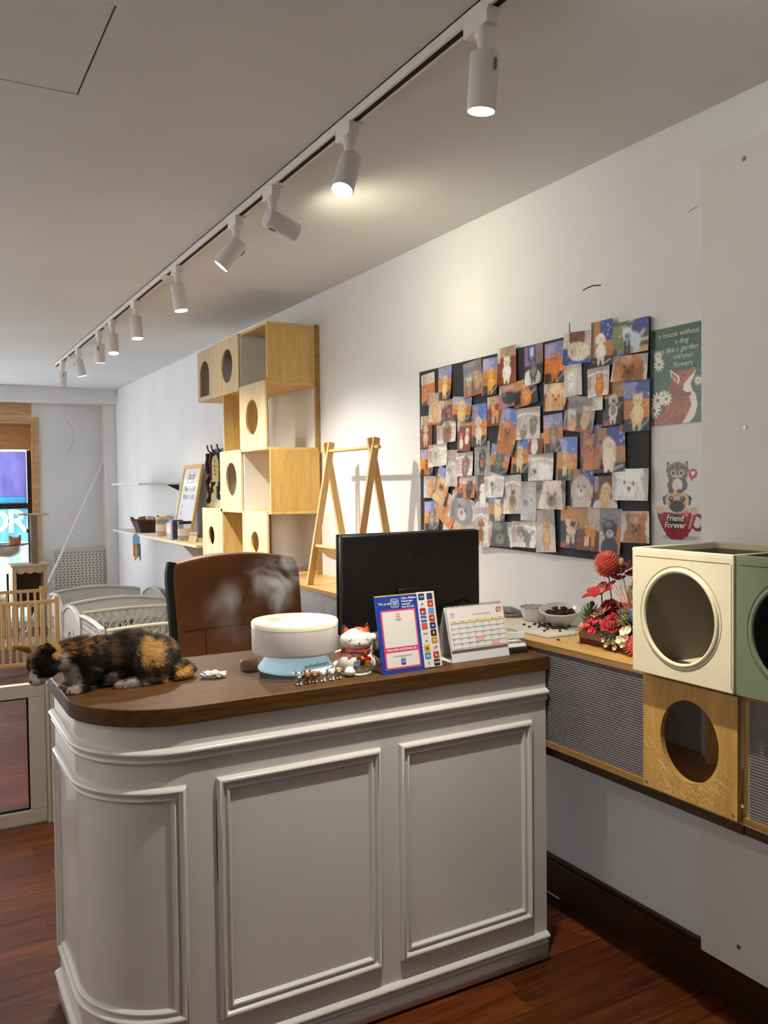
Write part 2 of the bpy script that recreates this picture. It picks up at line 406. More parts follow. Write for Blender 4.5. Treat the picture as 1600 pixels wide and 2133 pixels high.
    for s, x in (('O', .868), ('R', 1.096), ('I', 1.222)):
        lo = text('lettering', s, .36, m_f3, win, T(x, 10.50, 1.17) @ FACE, .003, bold=.012)
        bo = big.modifiers.new('cut', 'BOOLEAN'); bo.object = lo; bo.operation = 'DIFFERENCE'; bo.solver = 'EXACT'
build_room()

# ================================================================ track lights
def build_track(x, y0, y1, label):
    t = thing('light_track', label, 'light track', (x, y0, ZC))
    z = ZC
    m = MB(); m.box(x-.0175, x-.009, y0, y1, z-.028, z); m.box(x+.009, x+.0175, y0, y1, z-.028, z); m.box(x-.0175, x+.0175, y0, y1, z-.004, z)
    m.build('rail', m_lampwhite, t, world=True, smooth=0)
    MB().box(x-.009, x+.009, y0+.01, y1-.01, z-.0272, z-.004).build('slot', m_dark, t, world=True, smooth=0)
    yy = y0+.6
    while yy < y1-.3:
        MB().box(x-.018, x+.018, yy-.05, yy+.05, z-.0285, z-.014).build('connector', m_lampwhite, t, world=True, smooth=0, bevel=.002)
        yy += 1.5
    return t
build_track(1.19, -2.2, 8.05, 'long white ceiling track rail running above the counter')
build_track(-1.15, -2.2, 8.05, 'parallel white ceiling track rail over the left half of room')
m_lens_on = pm('lens_lit', 'fff4dc', .3, emit=(1., .93, .78), estr=26.)
m_lens_off = pm('lens_soft', 'e8e2d4', .3, emit=(1., .93, .78), estr=2.)
def spot(x, y, d, label, power=1., on=True, size=70, blend=.75, col=SPOT_COL):
    """track spotlight: adapter clipped in the rail, stem, tilting can with lens and a lamp inside it"""
    d = Vector(d).normalized(); zt = ZC-.026
    t = thing('track_spotlight', label, 'spotlight', (x, y, zt), group='white track spotlights')
    MB().box(-.017, .017, -.05, .045, -.034, .004).build('adapter', m_lampwhite, t, bevel=.002)
    MB().box(-.02, .026, -.058, -.05, -.008, .0).build('latch', m_lampwhite, t, smooth=0); MB().box(-.012, .034, .045, .052, -.008, 0).build('latch', m_lampwhite, t, smooth=0)
    MB().lathe([(.021, 0), (.021, -.012), (.017, -.02), (.014, -.05), (.013, -.085)][::-1], 16, (0, -.015, -.034)).build('stem', m_lampwhite, t)
    piv = Vector((0, -.015, -.115))
    q = d.to_track_quat('Z', 'Y').to_matrix().to_4x4(); M = Matrix.Translation(piv + d*-.028) @ q
    MB().lathe([(0, 0), (.030, 0), (.034, .004), (.034, .128), (.0315, .13), (.030, .122), (0, .121)], 28, M=M).build('lamp_can', m_lampwhite, t, smooth=50)
    MB().lathe([(0, .1225), (.0295, .1225), (.0295, .1245), (0, .1255)], 24, M=M).build('lens', m_lens_on if on else m_lens_off, t)
    MB().box(-.004, .004, -.0365, -.031, .02, .045, M=M).build('tilt_bracket', pm('bracket_grey', '6a6866', .5), t)
    if on:
        l = bpy.data.lights.new('spot_lamp', 'SPOT'); l.energy = SPOT_W*power; l.spot_size = radians(size); l.spot_blend = blend
        l.shadow_soft_size = .022; l.color = col
        lo = bpy.data.objects.new('spot_lamp', l); COL.objects.link(lo); lo.parent = t
        lo.matrix_local = Matrix.Translation(piv + d*.1) @ (-d).to_track_quat('Z', 'Y').to_matrix().to_4x4()
    return t
spot(1.19, 1.64, (-.02, .10, -1), 'largest lit track spotlight, aimed straight down, nearest the camera', 2.0, size=84, blend=.5)
spot(1.19, 2.326, (-.42, -.28, -1), 'second nearest lit track spotlight, tilted to the left', 1.0, size=105)
spot(1.19, 2.936, (1.0, .12, -.30), 'track spotlight seen from behind, turned to the photo board wall', .25, size=160, blend=1., col=(1., .93, .62))
spot(1.19, 3.325, (-.75, .35, -1), 'track spotlight leaning left with only a sliver of lens visible', .5, size=90)
spot(1.19, 4.181, (.12, -.1, -1), 'lit track spotlight aimed down, fifth along the rail', 2.3, size=130)
spot(1.19, 5.06, (.05, -.1, -1), 'lit track spotlight aimed down, sixth along the rail', 1.6, size=125)
spot(1.19, 5.696, (0, -.2, -1), 'brightest of the small far spotlights, seventh along the rail', .6, size=110)
spot(1.19, 6.121, (.05, .1, -1), 'far track spotlight with thin bright lens edge, eighth along the rail', .5, size=110)
spot(1.19, 6.929, (.25, .0, -1), 'far track spotlight tilted slightly right, ninth along the rail', .5, size=110)
spot(1.19, 7.695, (0, .1, -1), 'farthest unlit track spotlight at the end of rail', on=False)
spot(1.19, 1.02, (.75, .45, .30), 'track spotlight just above the picture, turned up to ceiling corner', .05, size=130, blend=1., col=(1., .84, .80))
for y, d, p, s in ((1.48, (.75, .12, -.62), .24, 'left rail spotlight aimed at wall under the cat cubes'), (3.4, (-1, .1, -.35), FILL_WASH*1.6, 'added fill spotlight on left rail, washing left wall opposite the gate'),
                   (.4, (-1, 0, -.35), FILL_WASH*.45, 'added fill spotlight on left rail, washing left wall beside the camera'), (5.4, (-1, 0, -.35), FILL_WASH, 'added fill spotlight on left rail, washing left wall in the middle of room'), (7.2, (-1, 0, -.35), FILL_WASH, 'added fill spotlight on left rail, washing left wall near the window'), (-1.4, (-1, .1, -.35), FILL_WASH*.45, 'added fill spotlight on left rail, washing left wall behind the camera')):  # lamps aimed at the left wall are added, unseen, for bounced fill
    spot(-1.15, y, d, s, p, size=150 if d[0] < 0 else 100, blend=.9, col=(1., .95, .89) if d[0] < 0 else SPOT_COL)

# ================================================================ reception counter
XR, YF, XL, RC, YB = 1.777, 2.121, .372, .245, 2.70      # right end, front face, left face, corner radius, back
LS = XR-(XL+RC); LA = RC*pi/2; LE = YB-(YF+RC); LTOT = LS+LA+LE
def surf(s, z, off=0.):
    """point of the counter's outer skin: s runs from the right end along the front, round the corner, up the left side"""
    if s <= LS: return (XR-s, YF-off, z)
    if s <= LS+LA:
        a = (s-LS)/RC; return (XL+RC-(RC+off)*sin(a), YF+RC-(RC+off)*cos(a), z)
    return (XL-off, YF+RC+(s-LS-LA), z)
SS = [0.] + [LS*i/6 for i in range(1, 7)] + [LS+LA*i/28 for i in range(1, 29)] + [LTOT-LE*.5, LTOT]
def between(a, b): return [a]+[s for s in SS if a+1e-4 < s < b-1e-4]+[b]
def build_counter():
    t = thing('reception_counter', 'white lacquered reception counter with rounded corner and panel mouldings', 'counter', (1.07, 2.4, 0))
    def skin(z0, z1, off): return [surf(s, 0, off)[:2] for s in SS]+[(XR, YB)]
    body = [p for p in skin(0, 0, 0)]
    MB().prism(body[::-1], .012, .951).build('body', m_white_gloss, t, smooth=30, world=True)
    MB().prism([(x+.02*(1 if x < 1 else -1), y+(.02 if y < 2.4 else -.02)) for x, y in body][::-1], 0, .012).build('plinth_gap', m_dark, t, smooth=0, world=True)
    def band(name, s0, s1, z0, prof):
        ss = between(s0, s1); V = []; n = len(prof)
        for s in ss: V += [surf(s, z0+a, h) for a, h in prof]
        F = [(i*n+j, i*n+j+1, (i+1)*n+j+1, (i+1)*n+j) for i in range(len(ss)-1) for j in range(n-1)]
        F += [tuple(range(n)), tuple((len(ss)-1)*n+j for j in range(n))]
        MB().add(V, F).build(name, m_white_gloss, t, smooth=40, world=True)
    def bead(a0, a1, h, n=7, h0=0.): return [(a0+(a1-a0)*i/n, h0+(h-h0)*sin(pi*i/n)**.7) for i in range(n+1)]
    P = [(0, 0), (0, .006)] + bead(.001, .012, .0115, 6, .006) + [(.0125, .0055), (.017, .0055)] + bead(.017, .038, .0185, 9, .0055) + [(.039, .004), (.039, 0)]
    PB = [(a*1.0, h) for a, h in P]
    band('top_moulding', 0, LTOT, .853, P)
    band('base_moulding', 0, LTOT, .06, P)
    MB().add([surf(s, z, .007) for s in SS for z in (.012, .06)], [(2*i, 2*i+1, 2*i+3, 2*i+2) for i in range(len(SS)-1)]).build('skirting_board', m_white_gloss, t, world=True, solid=.002)
    # rectangular panel mouldings, mitred: big bead outside, small bead inside
    Q = [(0, 0), (0, .004)] + bead(0, .020, .0175, 9, .004) + [(.021, .005), (.025, .005)] + bead(.025, .036, .0105, 6, .005) + [(.037, .003), (.039, 0)]
    def frame(s0, s1, z0, z1, name='panel_moulding'):
        rings = []
        cnt = None
        for a, h in Q:
            b0, b1 = s0+a, s1-a
            inner = between(s0, s1)
            ss = [b0 + (b1-b0)*(s-s0)/(s1-s0) for s in inner]
            zz = [z0+a+(z1-z0-2*a)*i/4 for i in range(5)]
            ring = [surf(s, z0+a, h) for s in ss] + [surf(b1, z, h) for z in zz[1:]] + [surf(s, z1-a, h) for s in ss[::-1][1:]] + [surf(b0, z, h) for z in zz[::-1][1:-1]]
            rings.append(ring)
        n = len(rings[0]); V = [p for r in rings for p in r]
        F = [(i*n+j, i*n+(j+1) % n, (i+1)*n+(j+1) % n, (i+1)*n+j) for i in range(len(rings)-1) for j in range(n)]
        MB().add(V, F).build(name, m_white_gloss, t, smooth=38, world=True)
    frame(XR-1.715, XR-1.227, .158, .797)
    frame(XR-1.166, XR-.681, .158, .797)
    frame(XR-.602, LTOT-.05, .185, .792)
    MB().tube([surf(XR-.6805, .74, .002), surf(XR-.6805, .60, .002), surf(XR-.6805, .52, .002)], [.0008, .0016, .0006], 6).build('crack', m_dark, t, world=True)
    # worktop: a thing of its own
    ov = .016; pts = [surf(s, 0, ov)[:2] for s in between(0, LS+LA)] + [(XL-ov, YB+.02), (XR, YB+.02)]
    pts[0] = (XR+.004, YF-ov); pts[-1] = (XR+.004, YB+.02)
    w = MB().prism(pts[::-1], .9512, .996).build('countertop', m_top, smooth=30, bevel=.0025)
    c = Vector((1.07, 2.4, .9512)); w.data.transform(Matrix.Translation(-c)); w.location = c
    tag(w, 'dark brown wood countertop with rounded corner on white counter', 'countertop')
build_counter()
# ================================================================ long wall shelf with ribbed polycarbonate front
XS, XW = 1.78, 2.11
def ribbed_mat():
    m = bpy.data.materials.new('ribbed_polycarbonate'); m.use_nodes = True; N, L = m.node_tree.nodes, m.node_tree.links
    b = N['Principled BSDF']; b.inputs['Base Color'].default_value = (*lin('8a8488'), 1); b.inputs['Roughness'].default_value = .22
    b.inputs['Transmission Weight'].default_value = .0; b.inputs['Specular IOR Level'].default_value = .6
    t = N.new('ShaderNodeBsdfTransparent'); t.inputs[0].default_value = (.8, .8, .82, 1); mx = N.new('ShaderNodeMixShader')
    tc = N.new('ShaderNodeTexCoord'); n = N.new('ShaderNodeTexNoise'); n.inputs['Scale'].default_value = 5; L.new(tc.outputs['Object'], n.inputs[0])
    ma = N.new('ShaderNodeMapRange'); ma.inputs['From Min'].default_value = .3; ma.inputs['From Max'].default_value = .7
    ma.inputs['To Min'].default_value = .5; ma.inputs['To Max'].default_value = .66; L.new(n.outputs[0], ma.inputs[0]); L.new(ma.outputs[0], mx.inputs[0])
    L.new(t.outputs[0], mx.inputs[1]); L.new(b.outputs[0], mx.inputs[2]); L.new(mx.outputs[0], N['Material Output'].inputs[0])
    return m
m_rib = ribbed_mat()
def build_wall_shelf():
    t = thing('wall_shelf', 'long plywood wall shelf with ribbed clear plastic front panels', 'shelf', (1.95, 3.0, .70))
    y0, y1 = .75, 5.75
    MB().box(XS+.004, XW, y0, y1, 1.013, 1.031).build('top_board', m_plyY, t, world=True, smooth=0, bevel=.001)
    MB().box(XS, XS+.004, y0, y1, 1.012, 1.0315).build('edge_strip', m_edgeY, t, world=True, smooth=0)
    MB().box(XS+.004, XW, y0, y1, .700, .718).build('bottom_board', m_plyY, t, world=True, smooth=0, bevel=.001)
    MB().box(XS, XS+.004, y0, y1, .699, .7185).build('edge_strip', m_edgeY, t, world=True, smooth=0)
    MB().box(XS+.025, XS+.07, 1.40, y1, .662, .699).build('batten', wood('dark_batten', '2c1c10', '4a3220', 3, (20, 1.5, 20), .6), t, world=True, smooth=0)
    MB().box(XS+.025, XS+.07, y0, 1.395, .664, .699).build('batten', 'dark_batten', t, world=True, smooth=0)
    MB().box(XW-.006, XW-.001, y0, y1, .718, 1.013).build('back_board', pm('shelf_back', 'b8b4b2', .8, noise=.05), t, world=True, smooth=0)
    divs = [1.38, 2.75, 3.6, 4.5, 5.6]
    for y in divs:
        MB().box(XS+.012, XW-.006, y-.009, y+.009, .718, 1.013).build('divider', m_ply, t, world=True, smooth=0)
    MB().box(2.03, XW-.006, 1.69, 1.705, .718, 1.013).build('post', m_ply, t, world=True, smooth=0)
    def rib(a, b):
        n = 40; prof = []
        for i in range(n*4+1):
            z = .7195 + (1.0115-.7195)*i/(n*4); prof.append((XS+.006+.0026*(0 if i % 4 in (1, 2) else 1), z))
        V = [(x, y, z) for x, z in prof for y in (a, b)]
        MB().add(V, [(2*i, 2*i+1, 2*i+3, 2*i+2) for i in range(len(prof)-1)]).build('ribbed_panel', m_rib, t, world=True, smooth=0, solid=.0008)
    rib(.75, 1.37); rib(1.705, 2.745); rib(2.755, 3.6); rib(3.605, 4.5); rib(4.505, 5.6)
    # plywood door with a round hole
    W_ = 1.694-1.387
    M = T(XS-.0145, 1.694, .709) @ Rz(-pi/2)
    m_scr = wood('scratched_plywood', 'a87e3c', 'c89a52', 2.2, (14, 14, 1.6), .45)
    d = MB().plate_hole(W_, .309, .0145, circ(.157, .160, .095, .1075), M=M).build('hole_panel', m_scr, t, world=True, smooth=30)
    for u, v in ((.012, .012), (W_-.012, .012), (.012, .297), (W_-.012, .297)):
        MB().cyl((u, 0, v), (u, -.0012, v), .005, .0045, 12, M=M).build('screw', m_metal, d).matrix_parent_inverse = Matrix.Translation(-Vector((1.95, 3.0, .70)))
    # claw scratches: fine raised fibres below the hole
    m_cl = pm('claw_scratch', 'e6c88c', .8); r = random.Random(5); sc = MB()
    for i in range(150):
        a = radians(r.uniform(195, 345)); rr = r.uniform(1.02, 1.6)
        u = .157+.095*rr*cos(a)+r.uniform(-.02, .02); v = .160+.1075*rr*sin(a)+r.uniform(-.02, .01)
        if not (.006 < u < W_-.006 and .006 < v < .16) or ((u-.157)/.097)**2+((v-.16)/.11)**2 < 1: continue
        b = radians(r.uniform(20, 160)); l = r.uniform(.008, .04)
        pts = [(u+l*k*cos(b)+.003*sin(4*k+i), -.0003, v+l*k*sin(b)*(-1 if i % 3 else 1)) for k in (0, .35, .7, 1)]
        pts = [p for p in pts if ((p[0]-.157)/.096)**2+((p[2]-.16)/.1085)**2 > 1 and .003 < p[0] < W_-.003 and .003 < p[2] < .2]
        if len(pts) > 1: sc.tube(pts, .00035, 3, M=M)
    o = sc.build('claw_scratches', m_cl, d, smooth=0, kind='stuff'); o.matrix_parent_inverse = Matrix.Translation(-Vector((1.95, 3.0, .70)))
    return t
build_wall_shelf()

# ================================================================ tall plywood cat shelf: staggered boxes with holes
def build_cat_shelf():
    t = thing('cat_climbing_shelf', 'tall staggered plywood cat climbing shelf with round holes on wall', 'cat shelf', (1.95, 5.1, 1.032))
    F = 1.785; th = .015
    def board(name, y0, y1, z0, z1, x0=F+.002, x1=XW-.02, m=m_ply): return MB().box(x0, x1, y0, y1, z0, z1).build(name, m, t, world=True, smooth=0, bevel=.0008)
    def front(y0, y1, z0, z1, hole, m=m_plypale):
        MB().plate_hole(y1-y0, z1-z0, .012, hole, M=T(F-.012, y1, z0) @ Rz(-pi/2)).build('front_panel', m, t, world=True, smooth=30)
    z = [1.032, 1.402, 1.768, 2.142, 2.470]
    # vertical wall batten at the near end
    MB().box(XW-.03, XW, 4.505, 4.522, 1.032, 2.475).build('wall_batten', m_edge, t, world=True, smooth=0)
    # top row
    board('side_panel', 4.51, 4.525, z[3], z[4]-.012); board('side_panel', 4.935, 4.95, z[3], z[4]-.012, m=m_wall); board('side_panel', 5.745, 5.76, z[3], z[4]-.012, m=m_wall)
    board('top_board', 4.505, 5.76, z[4]-.012, z[4]+.003); board('shelf_board', 4.505, 5.76, z[3]-.014, z[3])
    front(4.945, 5.452, z[3]-.014, z[4]+.002, circ(.30, .175, .10, .105))
    arch = [(.235+.10*cos(a), .165+.10*sin(a)) for a in [pi*i/24 for i in range(25)]] + [(.135, .10), (.135, .03), (.18, .03), (.235, .03), (.29, .03), (.335, .03), (.335, .10)]
    arch = [(x-.085, zz) for x, zz in arch]
    front(5.455, 5.762, z[3]-.014, z[4]-.002, arch, wood('worn_plywood', 'b89a70', 'd8c09c', 2, (12, 12, 1.4), .6))
    # second row
    board('side_panel', 5.268, 5.283, z[2], z[3]-.014); board('shelf_board', 4.50, 5.29, z[2]-.014, z[2])
    front(4.515, 4.935, z[2]-.012, z[3]+.004, circ(.205, .195, .10, .103))
    # third row
    board('side_panel', 4.482, 4.497, z[1], z[2]-.014, m=wood('plywood_side', 'c0964c', 'd6ae62', 2.2, (14, 14, 1.6), .5)); board('side_panel', 4.905, 4.92, z[1], z[2]-.014, m=m_wall); board('side_panel', 5.30, 5.315, z[1], z[2]-.014, m=m_wall)
    board('shelf_board', 4.478, 5.32, z[1]-.014, z[1]); 
    front(4.925, 5.322, z[1]-.014, z[2]+.004, circ(.213, .205, .10, .104))
    # bottom row
    board('side_panel', 5.285, 5.30, z[0], z[1]-.014); board('side_panel', 5.70, 5.715, z[0], z[1]-.014); board('shelf_board', 5.32, 5.715, z[1]-.014, z[1])
    board('side_panel', 4.905, 4.92, z[0], z[1]-.014, x1=F+.14)
    front(5.292, 5.716, z[0], z[1]+.004, circ(.192, .19, .063)); front(4.512, 4.918, z[0], z[1]-.002, circ(.207, .19, .063))
    board('floor_board', 4.51, 5.715, z[0], z[0]+.012)
build_cat_shelf()

# ================================================================ wooden A-frame cat hammock on the shelf
def build_aframe():
    t = thing('cat_hammock_stand', 'light wooden A-frame cat hammock stand on wall shelf', 'cat hammock', (1.95, 3.82, 1.0315))
    za, zb = 1.775, 1.0315
    for y in (3.575, 4.068):
        for sx, dy in ((-1, .0), (1, .021)):
            a = Vector((1.95-sx*.012, y+dy-.01, za)); b = Vector((1.95+sx*.125, y+dy-.01, zb))
            ax = (b-a).normalized(); w = Vector((0, 1, 0)); e = ax.cross(w)
            V = []
            for p in (a, b):
                for i, j in ((-1, -1), (1, -1), (1, 1), (-1, 1)):
                    q = p+e*.018*i+w*.0095*j
                    if p is b: q = q - ax*((q.z-zb)/ax.z)
                    V.append(q)
            MB().add(V, [(0, 1, 2, 3), (7, 6, 5, 4), (0, 4, 5, 1), (1, 5, 6, 2), (2, 6, 7, 3), (3, 7, 4, 0)]).build('leg', m_beech, t, world=True, smooth=0, bevel=.003)
    MB().cyl((1.95, 3.515, 1.728), (1.95, 4.125, 1.728), .0095).build('top_rod', m_beechY, t, world=True)
    for x in (1.865, 2.035):
        MB().cyl((x, 3.56, 1.232), (x, 4.085, 1.232), .0105).build('hammock_rod', m_beechY, t, world=True)
    def sag(u, v):
        x = 1.865+.17*u; y = 3.60+.44*v
        return (x, y, 1.232-.085*sin(pi*u)*(.75+.25*sin(pi*v)) + .006*sin(9*v+3*u))
    MB().sheet(sag, 16, 18).build('hammock_cloth', pm('canvas', 'd8c8a8', .9, noise=.08, nscale=30, bump=.3, bscale=300), t, world=True, solid=.003)
build_aframe()

# ================================================================ fabric cubes on the shelf
def cube(name, label, y0, y1, x0, x1, z0, z1, colr, dark, inner):
    t = thing(name, label, 'pet cube', ((x0+x1)/2, (y0+y1)/2, z0), group='fabric pet cubes on the shelf')
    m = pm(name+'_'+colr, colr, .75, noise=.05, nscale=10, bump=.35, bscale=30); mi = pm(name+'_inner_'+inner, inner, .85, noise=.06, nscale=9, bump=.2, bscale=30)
    w, h = y1-y0, z1-z0; M = T(x0, y1, z0) @ Rz(-pi/2)
    cx, cz, rx, rz = w*.495, h*.492, w*.362, h*.366
    MB().plate_hole(w, h, .008, circ(cx, cz, rx, rz, 64), M=M).build('front_face', m, t, world=True, smooth=30, bevel=.003)
    ring = [(cx+rx*cos(2*pi*i/64), -.001, cz+rz*sin(2*pi*i/64)) for i in range(64)]
    MB().tube(ring, .0055, 8, closed=True, M=M).build('hole_piping', m, t, world=True)
    r2 = [(cx+(rx+.012)*cos(2*pi*i/64), -.0004, cz+(rz+.012)*sin(2*pi*i/64)) for i in range(64)]
    ms = pm('stitch_'+dark, dark, .8)
    MB().tube(r2, .0007, 4, closed=True, M=M).build('stitching', ms, t, world=True)
    MB().box(x0+.008, x1, y1-.008, y1, z0, z1).build('side_face', m, t, world=True, smooth=0, bevel=.003)
    MB().box(x0+.008, x1, y0, y0+.008, z0, z1).build('side_face', m, t, world=True, smooth=0, bevel=.003)
    MB().box(x1-.008, x1, y0+.008, y1-.008, z0, z1).build('back_face', m, t, world=True, smooth=0, bevel=.003)
    MB().box(x0+.009, x1-.009, y0+.009, y1-.009, z0, z0+.008).build('base_cushion', m, t, world=True, smooth=0)
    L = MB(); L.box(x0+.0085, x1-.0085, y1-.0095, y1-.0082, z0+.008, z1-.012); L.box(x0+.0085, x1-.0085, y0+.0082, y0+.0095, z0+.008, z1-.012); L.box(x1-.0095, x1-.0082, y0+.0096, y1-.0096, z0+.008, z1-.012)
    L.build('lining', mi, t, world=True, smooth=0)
    rim = [(x0+.004, y1-.004, z1), (x0+.004, y0+.004, z1), (x1-.004, y0+.004, z1), (x1-.004, y1-.004, z1)]
    MB().tube(rim, .0058, 8, closed=True).build('rim_piping', m, t, world=True)
    st = [(0.012+(w-.024)*i/20, -.0004, h-.017) for i in range(21)]
    MB().tube(st, .0007, 4, M=M).build('stitching', ms, t, world=True)
    se = [(w-.006, -.0004, .012+(h-.03)*i/20) for i in range(21)]
    MB().tube(se, .0007, 4, M=M).build('stitching', ms, t, world=True)
    return t
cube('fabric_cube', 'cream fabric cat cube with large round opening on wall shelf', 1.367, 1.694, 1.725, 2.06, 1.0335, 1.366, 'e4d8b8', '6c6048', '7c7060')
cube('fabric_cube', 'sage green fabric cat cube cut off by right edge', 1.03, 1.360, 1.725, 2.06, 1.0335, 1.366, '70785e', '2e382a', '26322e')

# ================================================================ office chair behind the counter
def build_chair():
    t = thing('office_chair', 'brown leather office chair with high back behind counter', 'chair', (1.16, 3.28, 0), radians(0))
    m_l = pm('brown_leather', '7c4c2a', .5, noise=.18, nscale=6, bump=.25, bscale=160, spec=.3)
    m_s = pm('seam', '2e1a0e', .7)
    w = .262
    def shp(u, v, off):            # u -1..1, v 0..1
        z = .78+.505*v - .030*u*u*v*v; wd = w*(1-.04*(1-v))
        y = 3.17 + .035*(1-u*u)*0 + .05*(u*u)*-.6 + .06*v*v + off
        return (1.13+wd*u-0*1, y, z)
    nu, nv = 28, 20
    def rnd(u, v):                 # round the two upper corners
        return u
    def back(off): 
        return lambda a, b: shp((a*2-1)*(1-.06*max(0, b-.86)**2/.02), b, off)
    f, bk = back(0), back(.075)
    V = []; 
    for fn in (f, bk):
        V += [fn(i/nu, j/nv) for j in range(nv+1) for i in range(nu+1)]
    n1 = (nu+1)*(nv+1); idx = lambda i, j: j*(nu+1)+i
    F = [(idx(i,j), idx(i+1,j), idx(i+1,j+1), idx(i,j+1)) for j in range(nv) for i in range(nu)]
    F += [(n1+idx(i,j), n1+idx(i,j+1), n1+idx(i+1,j+1), n1+idx(i+1,j)) for j in range(nv) for i in range(nu)]
    rim = [idx(i,0) for i in range(nu)]+[idx(nu,j) for j in range(nv)]+[idx(i,nv) for i in range(nu,0,-1)]+[idx(0,j) for j in range(nv,0,-1)]
    m = len(rim); F += [(rim[k], n1+rim[k], n1+rim[(k+1) % m], rim[(k+1) % m]) for k in range(m)]
    MB().add(V, F).build('backrest', m_l, t, world=True, smooth=50, bevel=.014, bseg=4)
    # black edge band on the far-left side and the seams
    MB().tube([Vector(f(0, v/14))+Vector((-.004, .022, 0)) for v in range(0, 15)], .017, 8, flat=1.3).build('side_band', m_black, t, world=True)
    MB().tube([Vector(f(u/20, .45))+Vector((0, -.0006, 0)) for u in range(1, 20)], .0018, 6).build('seam', m_s, t, world=True)
    MB().tube([Vector(f(u/20, .70))+Vector((0, .07, 0)) for u in range(1, 20)], .0018, 6).build('seam', m_s, t, world=True)
    for u in (.22,):
        MB().tube([Vector(f(u, v/14*.44))+Vector((0, -.0006, 0)) for v in range(0, 15)], .0015, 6).build('seam', m_s, t, world=True)
    MB().box(.86, 1.40, 3.24, 3.74, .46, .56).build('seat', m_l, t, world=True, bevel=.04, bseg=4)
    MB().box(1.09, 1.17, 3.24, 3.28, .50, .85).build('back_bracket', m_black, t, world=True, bevel=.005)
    for s in (-1, 1):
        MB().tube([(1.13+s*.275, 3.30, .50), (1.13+s*.29, 3.31, .68), (1.13+s*.29, 3.40, .71), (1.13+s*.29, 3.58, .71)], .016, 8).build('armrest', m_black, t, world=True)
    MB().cyl((1.13, 3.48, .1), (1.13, 3.48, .47), .028).build('gas_column', m_black, t, world=True)
    for k in range(5):
        a = 2*pi*k/5+.3; e = (1.13+.29*cos(a), 3.48+.29*sin(a), .075)
        MB().tube([(1.13, 3.48, .12), e], [.028, .016], 8).build('base_arm', m_black, t, world=True)
        MB().cyl((e[0]-.012, e[1], .0275), (e[0]+.012, e[1], .0275), .027).build('caster', m_black, t, world=True)
build_chair()

# ================================================================ monitor, seen from behind
def build_monitor():
    x0, x1, y, z0, z1 = 1.225, 1.772, 2.47, 1.061, 1.386
    t = thing('computer_monitor', 'black computer monitor seen from behind on counter', 'monitor', (1.5, 2.52, .996))
    MB().box(x0, x1, y, y+.028, z0, z1).build('rear_cover', m_black, t, world=True, bevel=.006)
    MB().box(x0-.002, x1+.002, y+.028, y+.038, z0-.003, z1+.002).build('bezel', m_blackgl, t, world=True, bevel=.002)
    MB().box(x0+.012, x1-.012, y+.038, y+.0385, z0+.02, z1-.012).build('screen', pm('screen_dark', '10141a', .1), t, world=True, smooth=0)
    MB().box(x0+.07, x1-.06, y-.0006, y+.001, z1-.040, z1-.036).build('vent_slot', m_dark, t, world=True, smooth=0)
    MB().tube([(x1-.20, y-.004, z0+.055), (x1-.12, y-.006, z0+.07), (x1-.06, y-.005, z0+.082), (x1-.045, y-.004, z0+.07)], .004, 8).build('cable_clip', m_blackgl, t, world=True)
    text('logo', 'BenQ', .03, pm('logo_grey', '15161a', .25), t, T(1.53-1.5, y-.0006-2.52, 1.315-.996) @ FACE @ Ry(0), .0006)
    MB().box(1.43, 1.55, y-.015, y, 1.09, 1.20).build('mount_plate', m_black, t, world=True, bevel=.004)
    MB().tube([(1.49, y-.012, 1.15), (1.49, y-.012, 1.01)], .022, 10, flat=.5).build('stand_neck', m_black, t, world=True)
    MB().lathe([(.11, 0), (.11, .006), (.10, .011), (0, .013)], 32, (1.49, 2.50, .9965), sy=.75).build('stand_base', m_blackgl, t, world=True)
build_monitor()

